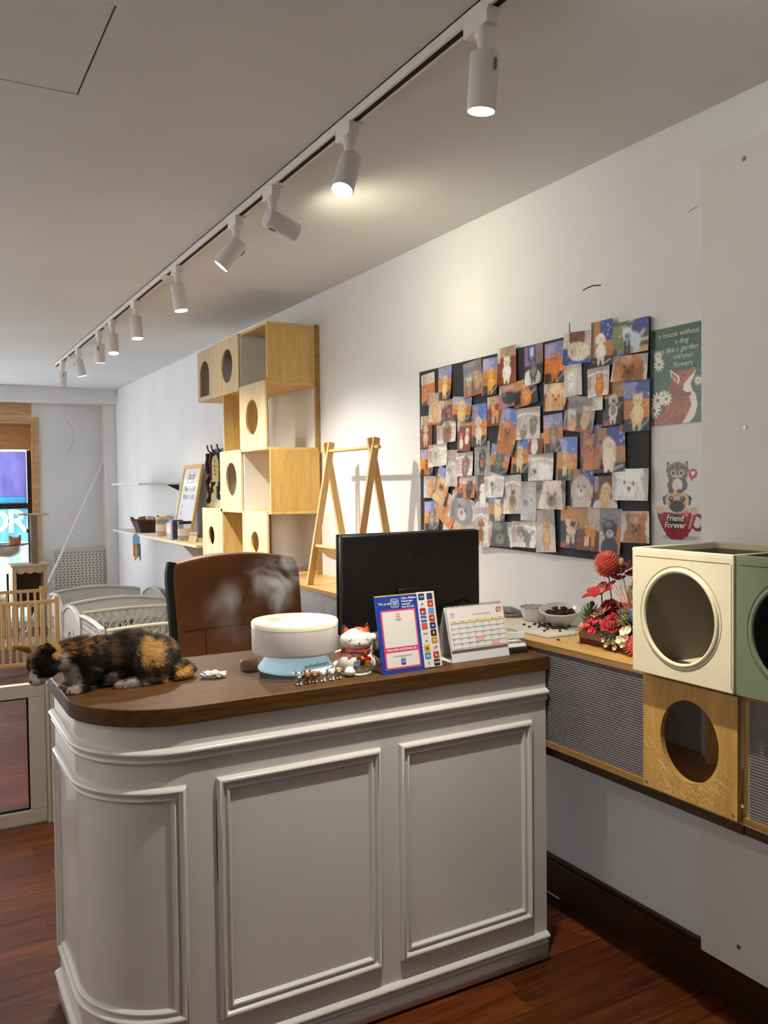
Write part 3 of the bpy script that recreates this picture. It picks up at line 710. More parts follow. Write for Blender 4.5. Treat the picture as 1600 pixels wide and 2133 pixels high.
# ================================================================ glass pet gate on the left
def build_gate():
    y = 4.2; t = thing('glass_pet_gate', 'low white framed glass pet gate on wood floor', 'gate', (-.05, y, 0))
    m_f = pm('cream_aluminium', 'cfc8b4', .4, noise=.03)
    x0, x1, zt = -.75, .535, .655
    MB().box(x0, x1, y-.02, y+.02, zt-.062, zt).build('top_rail', m_f, t, world=True, smooth=0, bevel=.003)
    MB().box(x0, x1, y-.02, y+.02, .008, .07).build('bottom_rail', m_f, t, world=True, smooth=0, bevel=.003)
    MB().box(x1-.07, x1, y-.02, y+.02, .07, zt-.062).build('stile', m_f, t, world=True, smooth=0, bevel=.003)
    MB().box(x0, x0+.07, y-.02, y+.02, .07, zt-.062).build('stile', m_f, t, world=True, smooth=0, bevel=.003)
    g = MB(); g.box(x0+.07, x1-.07, y-.004, y+.004, .07, .078); g.box(x0+.07, x1-.07, y-.004, y+.004, zt-.07, zt-.062)
    g.box(x1-.078, x1-.07, y-.004, y+.004, .078, zt-.07); g.box(x0+.07, x0+.078, y-.004, y+.004, .078, zt-.07)
    g.build('rubber_seal', m_dark, t, world=True, smooth=0)
    m_g = bpy.data.materials.new('clear_glass'); m_g.use_nodes = True; N, L = m_g.node_tree.nodes, m_g.node_tree.links
    N.remove(N['Principled BSDF']); tr = N.new('ShaderNodeBsdfTransparent'); gl = N.new('ShaderNodeBsdfGlossy'); gl.inputs['Roughness'].default_value = .02
    tr.inputs[0].default_value = (.95, .97, .96, 1); lw = N.new('ShaderNodeFresnel'); lw.inputs[0].default_value = 1.45; mx = N.new('ShaderNodeMixShader')
    L.new(lw.outputs[0], mx.inputs[0]); L.new(tr.outputs[0], mx.inputs[1]); L.new(gl.outputs[0], mx.inputs[2]); L.new(mx.outputs[0], N['Material Output'].inputs[0]); MATS['clear_glass'] = m_g
    MB().box(x0+.078, x1-.078, y-.002, y+.002, .078, zt-.07).build('glass_pane', m_g, t, world=True, smooth=0)
    MB().box(x1+.003, x1+.018, y-.028, y+.012, 0, zt).build('hinge_post', m_f, t, world=True, smooth=0, bevel=.002)
    MB().box(x1+.02, x1+.095, y-.035, y+.03, 0, zt+.002).build('post', m_f, t, world=True, smooth=0, bevel=.003)
    MB().box(x0-.08, x0-.005, y-.035, y+.03, 0, zt+.002).build('post', m_f, t, world=True, smooth=0, bevel=.003)
build_gate()

# ================================================================ wooden pet fences and white pens at the back
def wood_fence(y, x0, x1, label, n):
    t = thing('wooden_pet_fence', label, 'pet fence', ((x0+x1)/2, y, 0), group='beech pet fences')
    zt = .60
    for x in (x0, x1): MB().box(x-.018, x+.018, y-.018, y+.018, 0, zt+.025).build('post', m_beech, t, world=True, smooth=0, bevel=.003)
    for z in (.05, zt-.03): MB().box(x0+.018, x1-.018, y-.012, y+.012, z, z+.03).build('rail', m_beechY, t, world=True, smooth=0, bevel=.003)
    for i in range(n):
        x = x0+(x1-x0)*(i+1)/(n+1); MB().box(x-.010, x+.010, y-.007, y+.007, .08, zt-.03).build('bar', m_beech, t, world=True, smooth=0)
wood_fence(7.74, .30, 1.105, 'nearer beech wood pet fence with upright bars', 14)
wood_fence(8.62, .30, 1.10, 'farther beech wood pet fence standing before cat tree', 12)

m_pen = pm('pen_plastic', 'd8d6ce', .45, noise=.03); m_penc = pm('pen_cream', 'd2caae', .5, noise=.03)
def arch_panel(p0, p1, label, h=.60, rise=.06, solid_top=.16, mat=None, style='slats'):
    """plastic pen panel between two floor points: arched top, solid band, slats below"""
    mat = mat or m_pen; a = Vector((*p0, 0)); b = Vector((*p1, 0)); L_ = (b-a).length; ang = atan2((b-a).y, (b-a).x)
    t = thing('playpen_panel', label, 'playpen panel', tuple((a+b)/2), ang, group='white plastic pen panels')
    top = lambda u: h-rise + rise*sin(pi*min(max(u, 0), 1))**.8
    N_ = 20; y0, y1 = -.012, .012; hw = L_/2
    def strip(z0f, z1f, u0, u1, ya, yb, name, n=N_, m=mat, bev=.0):
        V = []; F = []
        for i in range(n+1):
            u = u0+(u1-u0)*i/n; x = -hw+L_*u
            V += [(x, ya, z0f(u)), (x, ya, z1f(u)), (x, yb, z1f(u)), (x, yb, z0f(u))]
        for i in range(n):
            for k in range(4): F.append((4*i+k, 4*i+(k+1) % 4, 4*i+4+(k+1) % 4, 4*i+4+k))
        F += [(0, 1, 2, 3), (4*n+3, 4*n+2, 4*n+1, 4*n)]
        return MB().add(V, F).build(name, m, t, smooth=30, bevel=bev)
    strip(lambda u: top(u)-.022, top, .0, 1, -.018, .018, 'top_rim', bev=.006)
    strip(lambda u: .02, lambda u: .055, .03, .97, -.012, .012, 'bottom_rail', 2)
    for s in (0, 1): strip(lambda u: 0, lambda u: top(u)-.02, .0 if s == 0 else .955, .045 if s == 0 else 1, -.016, .016, 'side_post', 2)
    if style in ('slats', 'house'):
        zb = h-rise-solid_top
        strip(lambda u: zb, lambda u: top(u)-.02, .04, .96, -.006, .006, 'solid_band')
        strip(lambda u: zb-.012, lambda u: zb+.012, .04, .96, -.012, .012, 'mid_rail', 2)
        n = max(6, int(L_/.055))
        for i in range(n):
            u = .07+.86*i/(n-1); strip(lambda u: .05, lambda u: zb, u-.009/L_, u+.009/L_, -.006, .006, 'slat', 1)
        if style == 'house':
            for r_ in (.13, .09):
                pts = [(r_*cos(pi*i/16), -.012, zb-.05+r_*sin(pi*i/16)) for i in range(17)]
                MB().tube(pts, .010, 6).build('arch_ornament', mat, t)
            strip(lambda u: zb-.075, lambda u: zb-.055, .04, .96, -.014, .010, 'mid_rail', 2)
    elif style == 'lattice':
        zt = h-rise-.01
        nb = 13
        for i in range(nb):
            x = -hw+L_*(i+.2)/nb
            p0_, p1_ = Vector((x, 0, .06)), Vector((x+.42, 0, zt+.03))
            k = min(1, (hw-.03-p0_.x)/(p1_.x-p0_.x))
            if k > .05: MB().cyl(p0_, p0_.lerp(p1_, k), .0045, n=6).build('diagonal_bar', mat, t)
        for i in range(-5, 0):
            x = -hw+L_*(i+.2)/nb
            p0_, p1_ = Vector((x, 0, .06)), Vector((x+.42, 0, zt+.03)); k0 = (-hw+.02-x)/.42
            if k0 < 1: MB().cyl(p0_.lerp(p1_, k0), p1_, .0045, n=6).build('diagonal_bar', mat, t)
        for i in range(6, 13):
            x = -hw+L_*(i+.2)/nb
            p0_, p1_ = Vector((x, .008, .06)), Vector((x-.42, .008, zt)); k = min(1, (x+hw-.03)/.42)
            MB().cyl(p0_, p0_.lerp(p1_, k), .004, n=6).build('diagonal_bar', mat, t)
    elif style == 'dots':
        d = .045; V = MB(); zt = h-rise-.012
        nx = int((L_*.92)/d); nz = int((zt-.06)/d)
        for i in range(nx):
            for j in range(nz):
                x0_ = -hw+L_*.04+i*d+(d/2 if j % 2 else 0); z0_ = .06+j*d
                V.plate_hole(d, d, .006, circ(d/2, d/2, .014, .014, 12), M=T(min(x0_, hw*.92-d), -.003, z0_))
        V.build('perforated_sheet', mat, t, smooth=0, kind='stuff')
        MB().tube([(.10*cos(pi*i/12), -.01, .36+.10*sin(pi*i/12)) for i in range(13)], .010, 6).build('arch_ornament', mat, t)
    return t
XA, XB = 1.15, 2.02
arch_panel((XA, 8.62), (XB, 8.62), 'rearmost white pen panel with arched top below pegboard', rise=.05)
arch_panel((XA, 7.68), (XB, 7.68), 'white arched pen panel, second from the back wall', rise=.05)
arch_panel((XA+.03, 6.92), (XB-.05, 6.92), 'cream lattice pen panel with slanted bars, farther one', mat=m_penc, style='lattice', rise=.015)
arch_panel((XA+.02, 5.97), (XB-.1, 5.97), 'cream lattice pen panel with slanted bars, nearest behind the calico cat', mat=m_penc, style='lattice', rise=.015)
arch_panel((XA+.002, 8.56), (XA+.01, 7.80), 'white arched pen side panel farthest along the fence line', rise=.12, style='house')
arch_panel((XA-.01, 7.62), (XA, 6.80), 'white arched pen side panel with arch ornament, middle one', rise=.12, style='house')
arch_panel((XA-.01, 6.78), (XA, 6.02), 'white perforated pen side panel nearest the cat', rise=.015, style='dots')
arch_panel((XB+.02, 8.56), (XB+.02, 7.74), 'white arched pen panel standing along the right wall, farther', rise=.10)
arch_panel((XB+.02, 7.62), (XB+.02, 6.98), 'white arched pen panel standing along the right wall, nearer', rise=.10)
MB().box(XA+.05, XB-.05, 6.98, 7.62, .001, .03).build('pen_mat', pm('pee_pad', 'c4c8cc', .9, noise=.1), bevel=.005)
tag(bpy.data.objects['pen_mat'], 'pale pad on floor inside white pens', 'pad')

# ================================================================ pegboard, pole, cat tree by the window
def build_back():
    # pegboard leaning on the back wall: a perforated sheet with real slots
    x0, x1, z0, z1 = 1.42, 2.0, .10, .845; t = thing('pegboard', 'white pegboard with rows of slots leaning on back wall', 'pegboard', (1.7, 10.12, z0))
    nx, nz = 14, 24; dx, dz = (x1-x0-.02)/nx, (z1-z0-.02)/nz; V = MB()
    for i in range(nx):
        for j in range(nz):
            a, b = x0+.01+i*dx, z0+.01+j*dz; off = dx/2 if j % 2 else 0
            sx0, sx1, sz0, sz1 = a+dx*.15, a+dx*.62, b+dz*.25, b+dz*.68
            if j % 2: sx0 += dx*.22; sx1 += dx*.22
            V.add([(a,10.12,b),(a+dx,10.12,b),(a+dx,10.12,b+dz),(a,10.12,b+dz),(sx0,10.12,sz0),(sx1,10.12,sz0),(sx1,10.12,sz1),(sx0,10.12,sz1)],
                  [(0,1,5,4),(1,2,6,5),(2,3,7,6),(3,0,4,7)])
    V.build('slotted_sheet', m_pen, t, world=True, smooth=0, kind='stuff')
    MB().box(x0, x1, 10.125, 10.135, z0-.01, z1).build('backing', pm('peg_back', '948a80', .9), t, world=True, smooth=0)
    f = MB(); 
    for q in ((x0-.006, x0+.01, z0-.01, z1+.006), (x1-.01, x1+.006, z0-.01, z1+.006)): MB().box(q[0], q[1], 10.112, 10.14, q[2], q[3]).build('edge_frame', m_pen, t, world=True, smooth=0)
    for q in ((x0+.01, x1-.01, z0-.01, z0+.01), (x0+.01, x1-.01, z1-.008, z1+.006)): MB().box(q[0], q[1], 10.112, 10.14, q[2], q[3]).build('edge_frame', m_pen, t, world=True, smooth=0)
    for x in (x0+.03, x1-.06): MB().box(x, x+.03, 10.112, 10.14, 0, z0-.01).build('foot', m_pen, t, world=True, smooth=0)
    # leaning pole
    MB().tube([(1.09, 9.865, .0), (1.985, 10.16, 1.84)], .014, 8).build('leaning_pole', m_wall)
    tag(bpy.data.objects['leaning_pole'], 'thin white pole leaning diagonally against back wall', 'pole')
    # cat tree
    m_cs = pm('sisal', '8a7a6a', .95, noise=.15, nscale=40, bump=.6, bscale=200); m_ct = wood('cat_tree_wood', 'b09a78', 'cdb898', 2, (12, 12, 2), .6)
    cy = 9.15; t = thing('cat_tree', 'tall cat tree with scalloped cabinet, post and clear bowl by window', 'cat tree', (1.04, cy, 0))
    X0, X1, y0, y1 = .885, 1.205, cy-.15, cy+.17
    MB().box(X0-.08, X1+.05, y0-.05, y1+.05, 0, .03).build('base_board', m_ct, t, world=True, smooth=0, bevel=.004)
    MB().box(X0-.012, X1+.012, y0-.012, y1, .783, .80).build('cabinet_top', m_ct, t, world=True, smooth=0, bevel=.003)
    MB().box(X0, X0+.035, y0, y1, .40, .783).build('cabinet_side', m_ct, t, world=True, smooth=0)
    MB().box(X1-.035, X1, y0, y1, .40, .783).build('cabinet_side', m_ct, t, world=True, smooth=0)
    MB().box(X0+.035, X1-.035, y1-.015, y1, .40, .783).build('cabinet_back', pm('cabinet_grey', '6a6058', .8, noise=.1), t, world=True, smooth=0)
    MB().box(X0, X1, y0, y1, .385, .40).build('cabinet_floor', m_ct, t, world=True, smooth=0)
    w = X1-X0-.07; poly = [(0, 0), (0, .05)]; 
    poly = [(0, .07), (w, .07)]
    for k in range(2, -1, -1):
        poly += [(w*(k+.5)/3 + w/6*cos(a), .028-.028*sin(a)) for a in [pi*i/8 for i in range(0, 9)]]
    MB().prism(poly, 0, .012, M=T(X0+.035, y0+.006, .713) @ Rx(pi/2) @ T(0, 0, -.006)).build('scalloped_valance', m_ct, t, world=True, smooth=0)
    for x in (X0+.03, X1-.03):
        MB().cyl((x, cy, .03), (x, cy, .385), .03, n=14).build('lower_post', m_cs, t, world=True)
    MB().cyl((1.105, cy, .80), (1.105, cy, 1.285), .036, n=18).build('scratching_post', m_cs, t, world=True)
    MB().lathe([(0, 0), (.15, 0), (.152, .008), (.15, .016), (0, .016)], 28, (1.10, cy, 1.285), sy=.8).build('top_platform', m_ct, t, world=True)
    # ring with clear bowl
    rc = (.86, cy-.02, 1.0)
    MB().tube([(rc[0]+.17*cos(2*pi*i/32), rc[1]+.16*sin(2*pi*i/32), rc[2]) for i in range(32)], .007, 8, closed=True).build('bowl_ring', pm('ring_brown', '6a5448', .4), t, world=True)
    MB().tube([(rc[0]+.165, cy, 1.0), (1.145, cy, 1.0)], .007, 8).build('ring_arm', MATS['ring_brown'], t, world=True)
    m_bw = bpy.data.materials.new('clear_acrylic'); m_bw.use_nodes = True; N, L = m_bw.node_tree.nodes, m_bw.node_tree.links
    b = N['Principled BSDF']; b.inputs['Base Color'].default_value = (.85, .86, .88, 1); b.inputs['Roughness'].default_value = .08
    tr = N.new('ShaderNodeBsdfTransparent'); mx = N.new('ShaderNodeMixShader'); mx.inputs[0].default_value = .22
    L.new(tr.outputs[0], mx.inputs[1]); L.new(b.outputs[0], mx.inputs[2]); L.new(mx.outputs[0], N['Material Output'].inputs[0]); MATS['clear_acrylic'] = m_bw
    MB().lathe([(.01, -.128), (.06, -.12), (.105, -.092), (.14, -.05), (.158, 0)], 28, rc).build('bowl', m_bw, t, world=True, solid=.003)
    MB().cyl((X0-.04, cy-.1, .03), (X0-.04, cy-.1, .72), .010, n=8).build('side_rod', m_dark, t, world=True)
    # low cushioned bench by the window
    t = thing('window_bench', 'low bench with cream cushion in front of window', 'bench', (.55, 9.6, 0))
    MB().box(.1, .88, 9.42, 9.8, .36, .44).build('cushion', pm('cream_cushion', 'cfc4ae', .9, noise=.06), t, world=True, bevel=.03, bseg=3)
    MB().box(.1, .88, 9.42, 9.8, .32, .36).build('seat_board', m_ct, t, world=True, smooth=0)
    for x in (.12, .82):
        for y in (9.44, 9.74): MB().box(x, x+.04, y, y+.04, 0, .32).build('leg', m_ct, t, world=True, smooth=0)
    MB().box(.14, .84, 9.5, 9.54, .12, .15).build('stretcher', m_ct, t, world=True, smooth=0)
build_back()
# ================================================================ photo board and prints
def build_board():
    m_b = pm('black_foam_board', '2a2d30', .75, noise=.1, nscale=20, bump=.15, bscale=90)
    V = MB(); 
    # board sags a little at its lower edge, so it is built from its real outline
    o = MB().prism([(-.70, 0), (-.70, .0), (.705, -.012), (.705, .745), (-.70, .735)][1:], 0, .008).build('photo_board', m_b, smooth=0)
    o.data.transform(Matrix(((0, 0, 1, 0), (-1, 0, 0, 0), (0, 1, 0, 0), (0, 0, 0, 1))))
    o.location = (2.099, 2.692, 1.335)
    tag(o, 'black board crowded with pet photos on right wall', 'board')
    o = MB().prism([(0, 0), (.86, -.012), (.86, .05), (0, .05)], 0, .006).build('foam_sheet', m_b, smooth=0)
    o.data.transform(Matrix(((0, 0, 1, 0), (-1, 0, 0, 0), (0, 1, 0, 0), (0, 0, 0, 1)))); o.location = (2.1, 2.90, 1.287)
    tag(o, 'black sheet strip showing below the photo board', 'board')
build_board()
def paint_photo(w, h, bgk, pose, main, sec, seed, lab=''):
    nx = 40; ny = max(16, int(nx*h/w)); c = Canvas(nx, ny, 'b0a8a0'); r = random.Random(seed)
    def salon(sky='8a8cc0', wood_='d8822e', tab='2a2624'):
        c.rect(0, 0, 1, .42, sky); c.rect(.08, .05, .5, .36, 'b4b4d8', .5)
        for k in range(5): c.ell(r.random(), r.uniform(.05, .35), .03, .03, 'e8e8f4', k=.7)
        c.rect(0, .38, 1, .74, wood_); c.rect(0, .55, 1, .57, '9a5a1c'); c.rect(.75, .44, .8, .47, '6a3a10'); c.rect(.2, .62, .25, .65, '6a3a10')
        c.rect(0, .74, 1, 1, tab); c.line([(.6, 1.), (.95, .78)], .02, 'c8c8c8', .7); c.rect(0, 0, .1, 1, wood_, .6)
    bgk_ = bgk
    if bgk == 'salon': salon()
    elif bgk == 'salonb': salon('5a7ac8', 'd08a3c')
    elif bgk == 'salonn': salon('4a5aa0', 'c8883c', '26283a')
    elif bgk == 'orange': c.rect(0, 0, 1, .35, 'e4d8d0'); c.rect(.1, .05, .9, .3, 'c07a58', .4); c.rect(0, .33, 1, 1, 'c8742c'); c.rect(0, .6, 1, .63, '8a4a18'); c.rect(0, .85, .4, 1, '4a3a30')
    elif bgk in ('floor', 'pinkfl'):
        f = '8a3a22' if bgk == 'floor' else 'b87a78'; c.rect(0, 0, 1, .3, 'b89878' if bgk == 'floor' else 'c89088'); c.rect(0, .28, 1, 1, f)
        for k in range(6): c.line([(r.random(), .3), (r.random(), 1)], .012, '5a2414', .5)
        c.rect(0, .0, .16, .4, 'd8d8dc', .7)
    elif bgk in ('bath', 'bathb', 'plain', 'greyb', 'grey', 'greydk', 'chair', 'chairc'):
        base = dict(bath='c8c2bc', bathb='a8a09c', plain='d0c8c4', greyb='b4b2b4', grey='8c8a90', greydk='5c5858', chair='7c7c82', chairc='c0b098')[bgk]
        c.rect(0, 0, 1, 1, base); c.ell(.5, .75, .62, .45*c.asp, 'e8e4e2', k=.55 if bgk[0] == 'b' else .2); c.rect(0, 0, 1, .16, 'a09088', .5)
        if bgk == 'bath': c.line([(.0, .25), (.5, .18), (1., .3)], .03, 'f2f0ee'); c.line([(.02, .98), (.98, .8)], .05, 'f0eeec', .8); c.ell(.1, .5, .12, .2, 'c08a68', k=.6)
        if bgk in ('chair', 'chairc'):
            for k in range(8): c.line([(.1+.1*k, .15), (.3+.06*k, .6)], .012, '5c5c64' if bgk == 'chair' else 'a0907c', .7)
            c.ell(.5, .8, .45, .25, '6a6a70' if bgk == 'chair' else 'd0c4ac'); c.rect(0, .9, 1, 1, 'b85a2c')
    elif bgk == 'tabledk': c.rect(0, 0, 1, .4, 'c08c58'); c.rect(0, .36, 1, 1, '2c2e34'); c.line([(.1, 1.), (.9, .5)], .02, 'b8b8bc'); c.rect(0, .86, .5, 1, 'a0502c', .8)
    elif bgk == 'purple': c.rect(0, 0, 1, .5, '8a6aa4'); c.rect(.2, .02, .62, .4, '3a4c94'); c.rect(.3, .05, .5, .36, 'c8d0e8'); c.rect(.7, 0, 1, .6, '8a6c60'); c.rect(0, .5, 1, 1, '3a3432'); c.ell(.4, .85, .5, .35, 'd8d8de')
    elif bgk == 'basket': c.rect(0, 0, 1, 1, '7a3a2c'); c.rect(0, 0, .2, .5, 'd8c8b8'); c.rect(.7, 0, 1, .8, 'c0b4b0', .7); c.poly([(0, .5), (.2, .55), (.25, 1), (.0, 1)], '2c4ca0'); c.rect(.1, .85, 1, 1, '2c58b0'); [c.line([(.7+.08*k, 0), (.72+.08*k, .85)], .01, 'dcdce0') for k in range(4)]
    elif bgk == 'night': c.rect(0, 0, 1, 1, 'b07a44'); c.rect(.42, .0, 1, .45, '2c3c8c'); [c.ell(r.uniform(.5, 1), r.uniform(.05, .4), .025, .025, 'c8d0f0') for k in range(8)]; c.rect(0, 0, .16, 1, '38384a', .8); c.rect(0, .78, 1, 1, '24242a'); c.line([(.55, .95), (.9, .85)], .02, 'd0d0d0')
    elif bgk == 'blueroom': c.rect(0, 0, 1, 1, '4a4c48'); c.rect(.0, .1, .4, .8, '7c8058'); c.rect(.6, .0, 1, .35, '26389a'); c.rect(.15, .82, 1, 1, 'b89c5c'); c.rect(.2, .88, .5, 1, '5c7cc0'); c.rect(.65, .6, 1, .66, 'd8d0b0')
    elif bgk == 'darkbr': c.rect(0, 0, 1, 1, '5c3024'); c.rect(0, .0, .2, .5, '8a8488'); c.rect(0, .72, 1, 1, '4a5058'); c.ell(.5, .95, .5, .25, 'd8d4d0', k=.9)
    elif bgk in ('fence', 'fenceb'):
        c.rect(0, 0, 1, 1, '8c8c90' if bgk == 'fenceb' else 'b8905c'); c.rect(0, .5, 1, 1, '7c4434' if bgk == 'fence' else '9c9ca2')
        for k in range(9):
            x0 = (.45+.06*k) if bgk == 'fence' else (.02+.08*k)
            c.line([(x0, .02 if bgk == 'fence' else .58), (x0-.02+.02*k/9, .52 if bgk == 'fence' else 1)], .014, 'eeeef2')
        if bgk == 'fenceb': c.rect(.74, .35, 1, 1, 'c08448'); c.line([(0, .57), (.75, .57)], .03, 'f0f0f4')
    dk = '1c1614'
    for k in range(7):
        x0, y0 = r.random(), r.random(); c.rect(x0, y0, x0+r.uniform(.03, .16), y0+r.uniform(.01, .06), r.choice(('d8d4d0', '4a4038', '9c6a40', '6c6c80', '2c2a2c', 'c0a080')), .5)
    style = r.choice(('point', 'flop', 'round'))
    if any(k in lab for k in ('cat', 'spitz', 'pomeranian', 'husky', 'shiba', 'chow', 'pug')): style = 'point'
    if any(k in lab for k in ('poodle', 'bichon', 'spaniel', 'retriever', 'terrier', 'schnauzer', 'shih', 'dachshund')): style = 'flop'
    def head(x, y, s, ears=True):
        x += r.uniform(-.04, .04); tl = r.uniform(-.15, .15)
        for q in (-1, 1):
            if style == 'point': c.poly([(x+q*s*.95, y-s*1.15/c.asp), (x+q*s*.25, y-s*.75/c.asp), (x+q*s*.9, y-s*.2/c.asp)], main); c.poly([(x+q*s*.86, y-s*.95/c.asp), (x+q*s*.45, y-s*.7/c.asp), (x+q*s*.8, y-s*.4/c.asp)], sec, .6)
            elif style == 'flop': c.ell(x+q*s*.95, y+s*.15/c.asp, s*.36, s*.75, main, rot=-q*.2, fuzz=.1); c.ell(x+q*s*.98, y+s*.2/c.asp, s*.25, s*.6, dk, k=.25)
            else: c.ell(x+q*s*.8, y-s*.7/c.asp, s*.36, s*.4, main)
        c.ell(x, y, s, s*(1.02 if style != 'flop' else 1.1), main, fuzz=.08); c.ell(x+s*.3, y+s*.5/c.asp, s*.7, s*.5, dk, k=.14)
        c.ell(x, y+s*.40/c.asp, s*.5, s*.40, sec, k=.8, soft=7); c.ell(x-s*.25, y-s*.5/c.asp, s*.5, s*.3, 'ffffff', k=.18, soft=5)
        for q in (-1, 1): c.ell(x+q*s*.36, y-s*(.05+q*tl*.3)/c.asp, s*.11, s*.11, dk)
        c.ell(x, y+s*.26/c.asp, s*.15, s*.11, dk); c.line([(x, y+s*.3/c.asp), (x, y+s*.5/c.asp)], s*.03, dk, .6)
        if r.random() < .35: c.ell(x, y+s*.66/c.asp, s*.12, s*.15, 'd07078')
    if pose == 'sit':
        x = r.uniform(.44, .58); c.ell(x, .68, .22, .26, main, fuzz=.06); c.ell(x, .64, .13, .2, sec, k=.6)
        for q in (-1, 1): c.ell(x+q*.09, .86, .055, .16, main)
        head(x, .40, .17)
    elif pose == 'stand':
        x = .5; c.ell(x+.05, .58, .25, .15, main, rot=.25)
        for dx in (-.14, -.04, .14, .22): c.ell(x+dx, .78, .04, .17, main if dx > 0 else sec)
        c.line([(x+.25, .52), (x+.36, .38)], .03, main); head(x-.12, .40, .13)
    elif pose == 'face':
        c.ell(.5, .9, .4, .4, main, fuzz=.05); head(.5, .48, .33)
    elif pose == 'lie':
        c.ell(.52, .62, .34, .2, main, rot=.1, fuzz=.05); head(.3, .56, .15)
    elif pose == 'two':
        for q in (-1, 1):
            x = .5+q*.2; y = .55-q*.06; c.ell(x, y+.16, .14, .2, main if q < 0 else sec, fuzz=.05)
            main, sec = sec, main; head(x, y-.06, .12)
    a = c.a; p = np.pad(a, ((1, 1), (1, 1), (0, 0)), 'edge'); a = (p[:-2, 1:-1]+p[2:, 1:-1]+p[1:-1, :-2]+p[1:-1, 2:]+2*p[1:-1, 1:-1])/6
    g = np.sin(c.x*r.uniform(2, 6)+r.uniform(0, 6))*np.sin(c.y*r.uniform(2, 5)+r.uniform(0, 6)); c.a = np.clip(a*(1+.22*g[..., None]), 0, 1)
    f = rng.standard_normal((c.h, c.w)); f = (f+np.roll(f, 1, 0)+np.roll(f, 2, 0))/2; c.a = np.clip(c.a*(1+.13*f[..., None]), 0, 1); c.noise(.06); return c
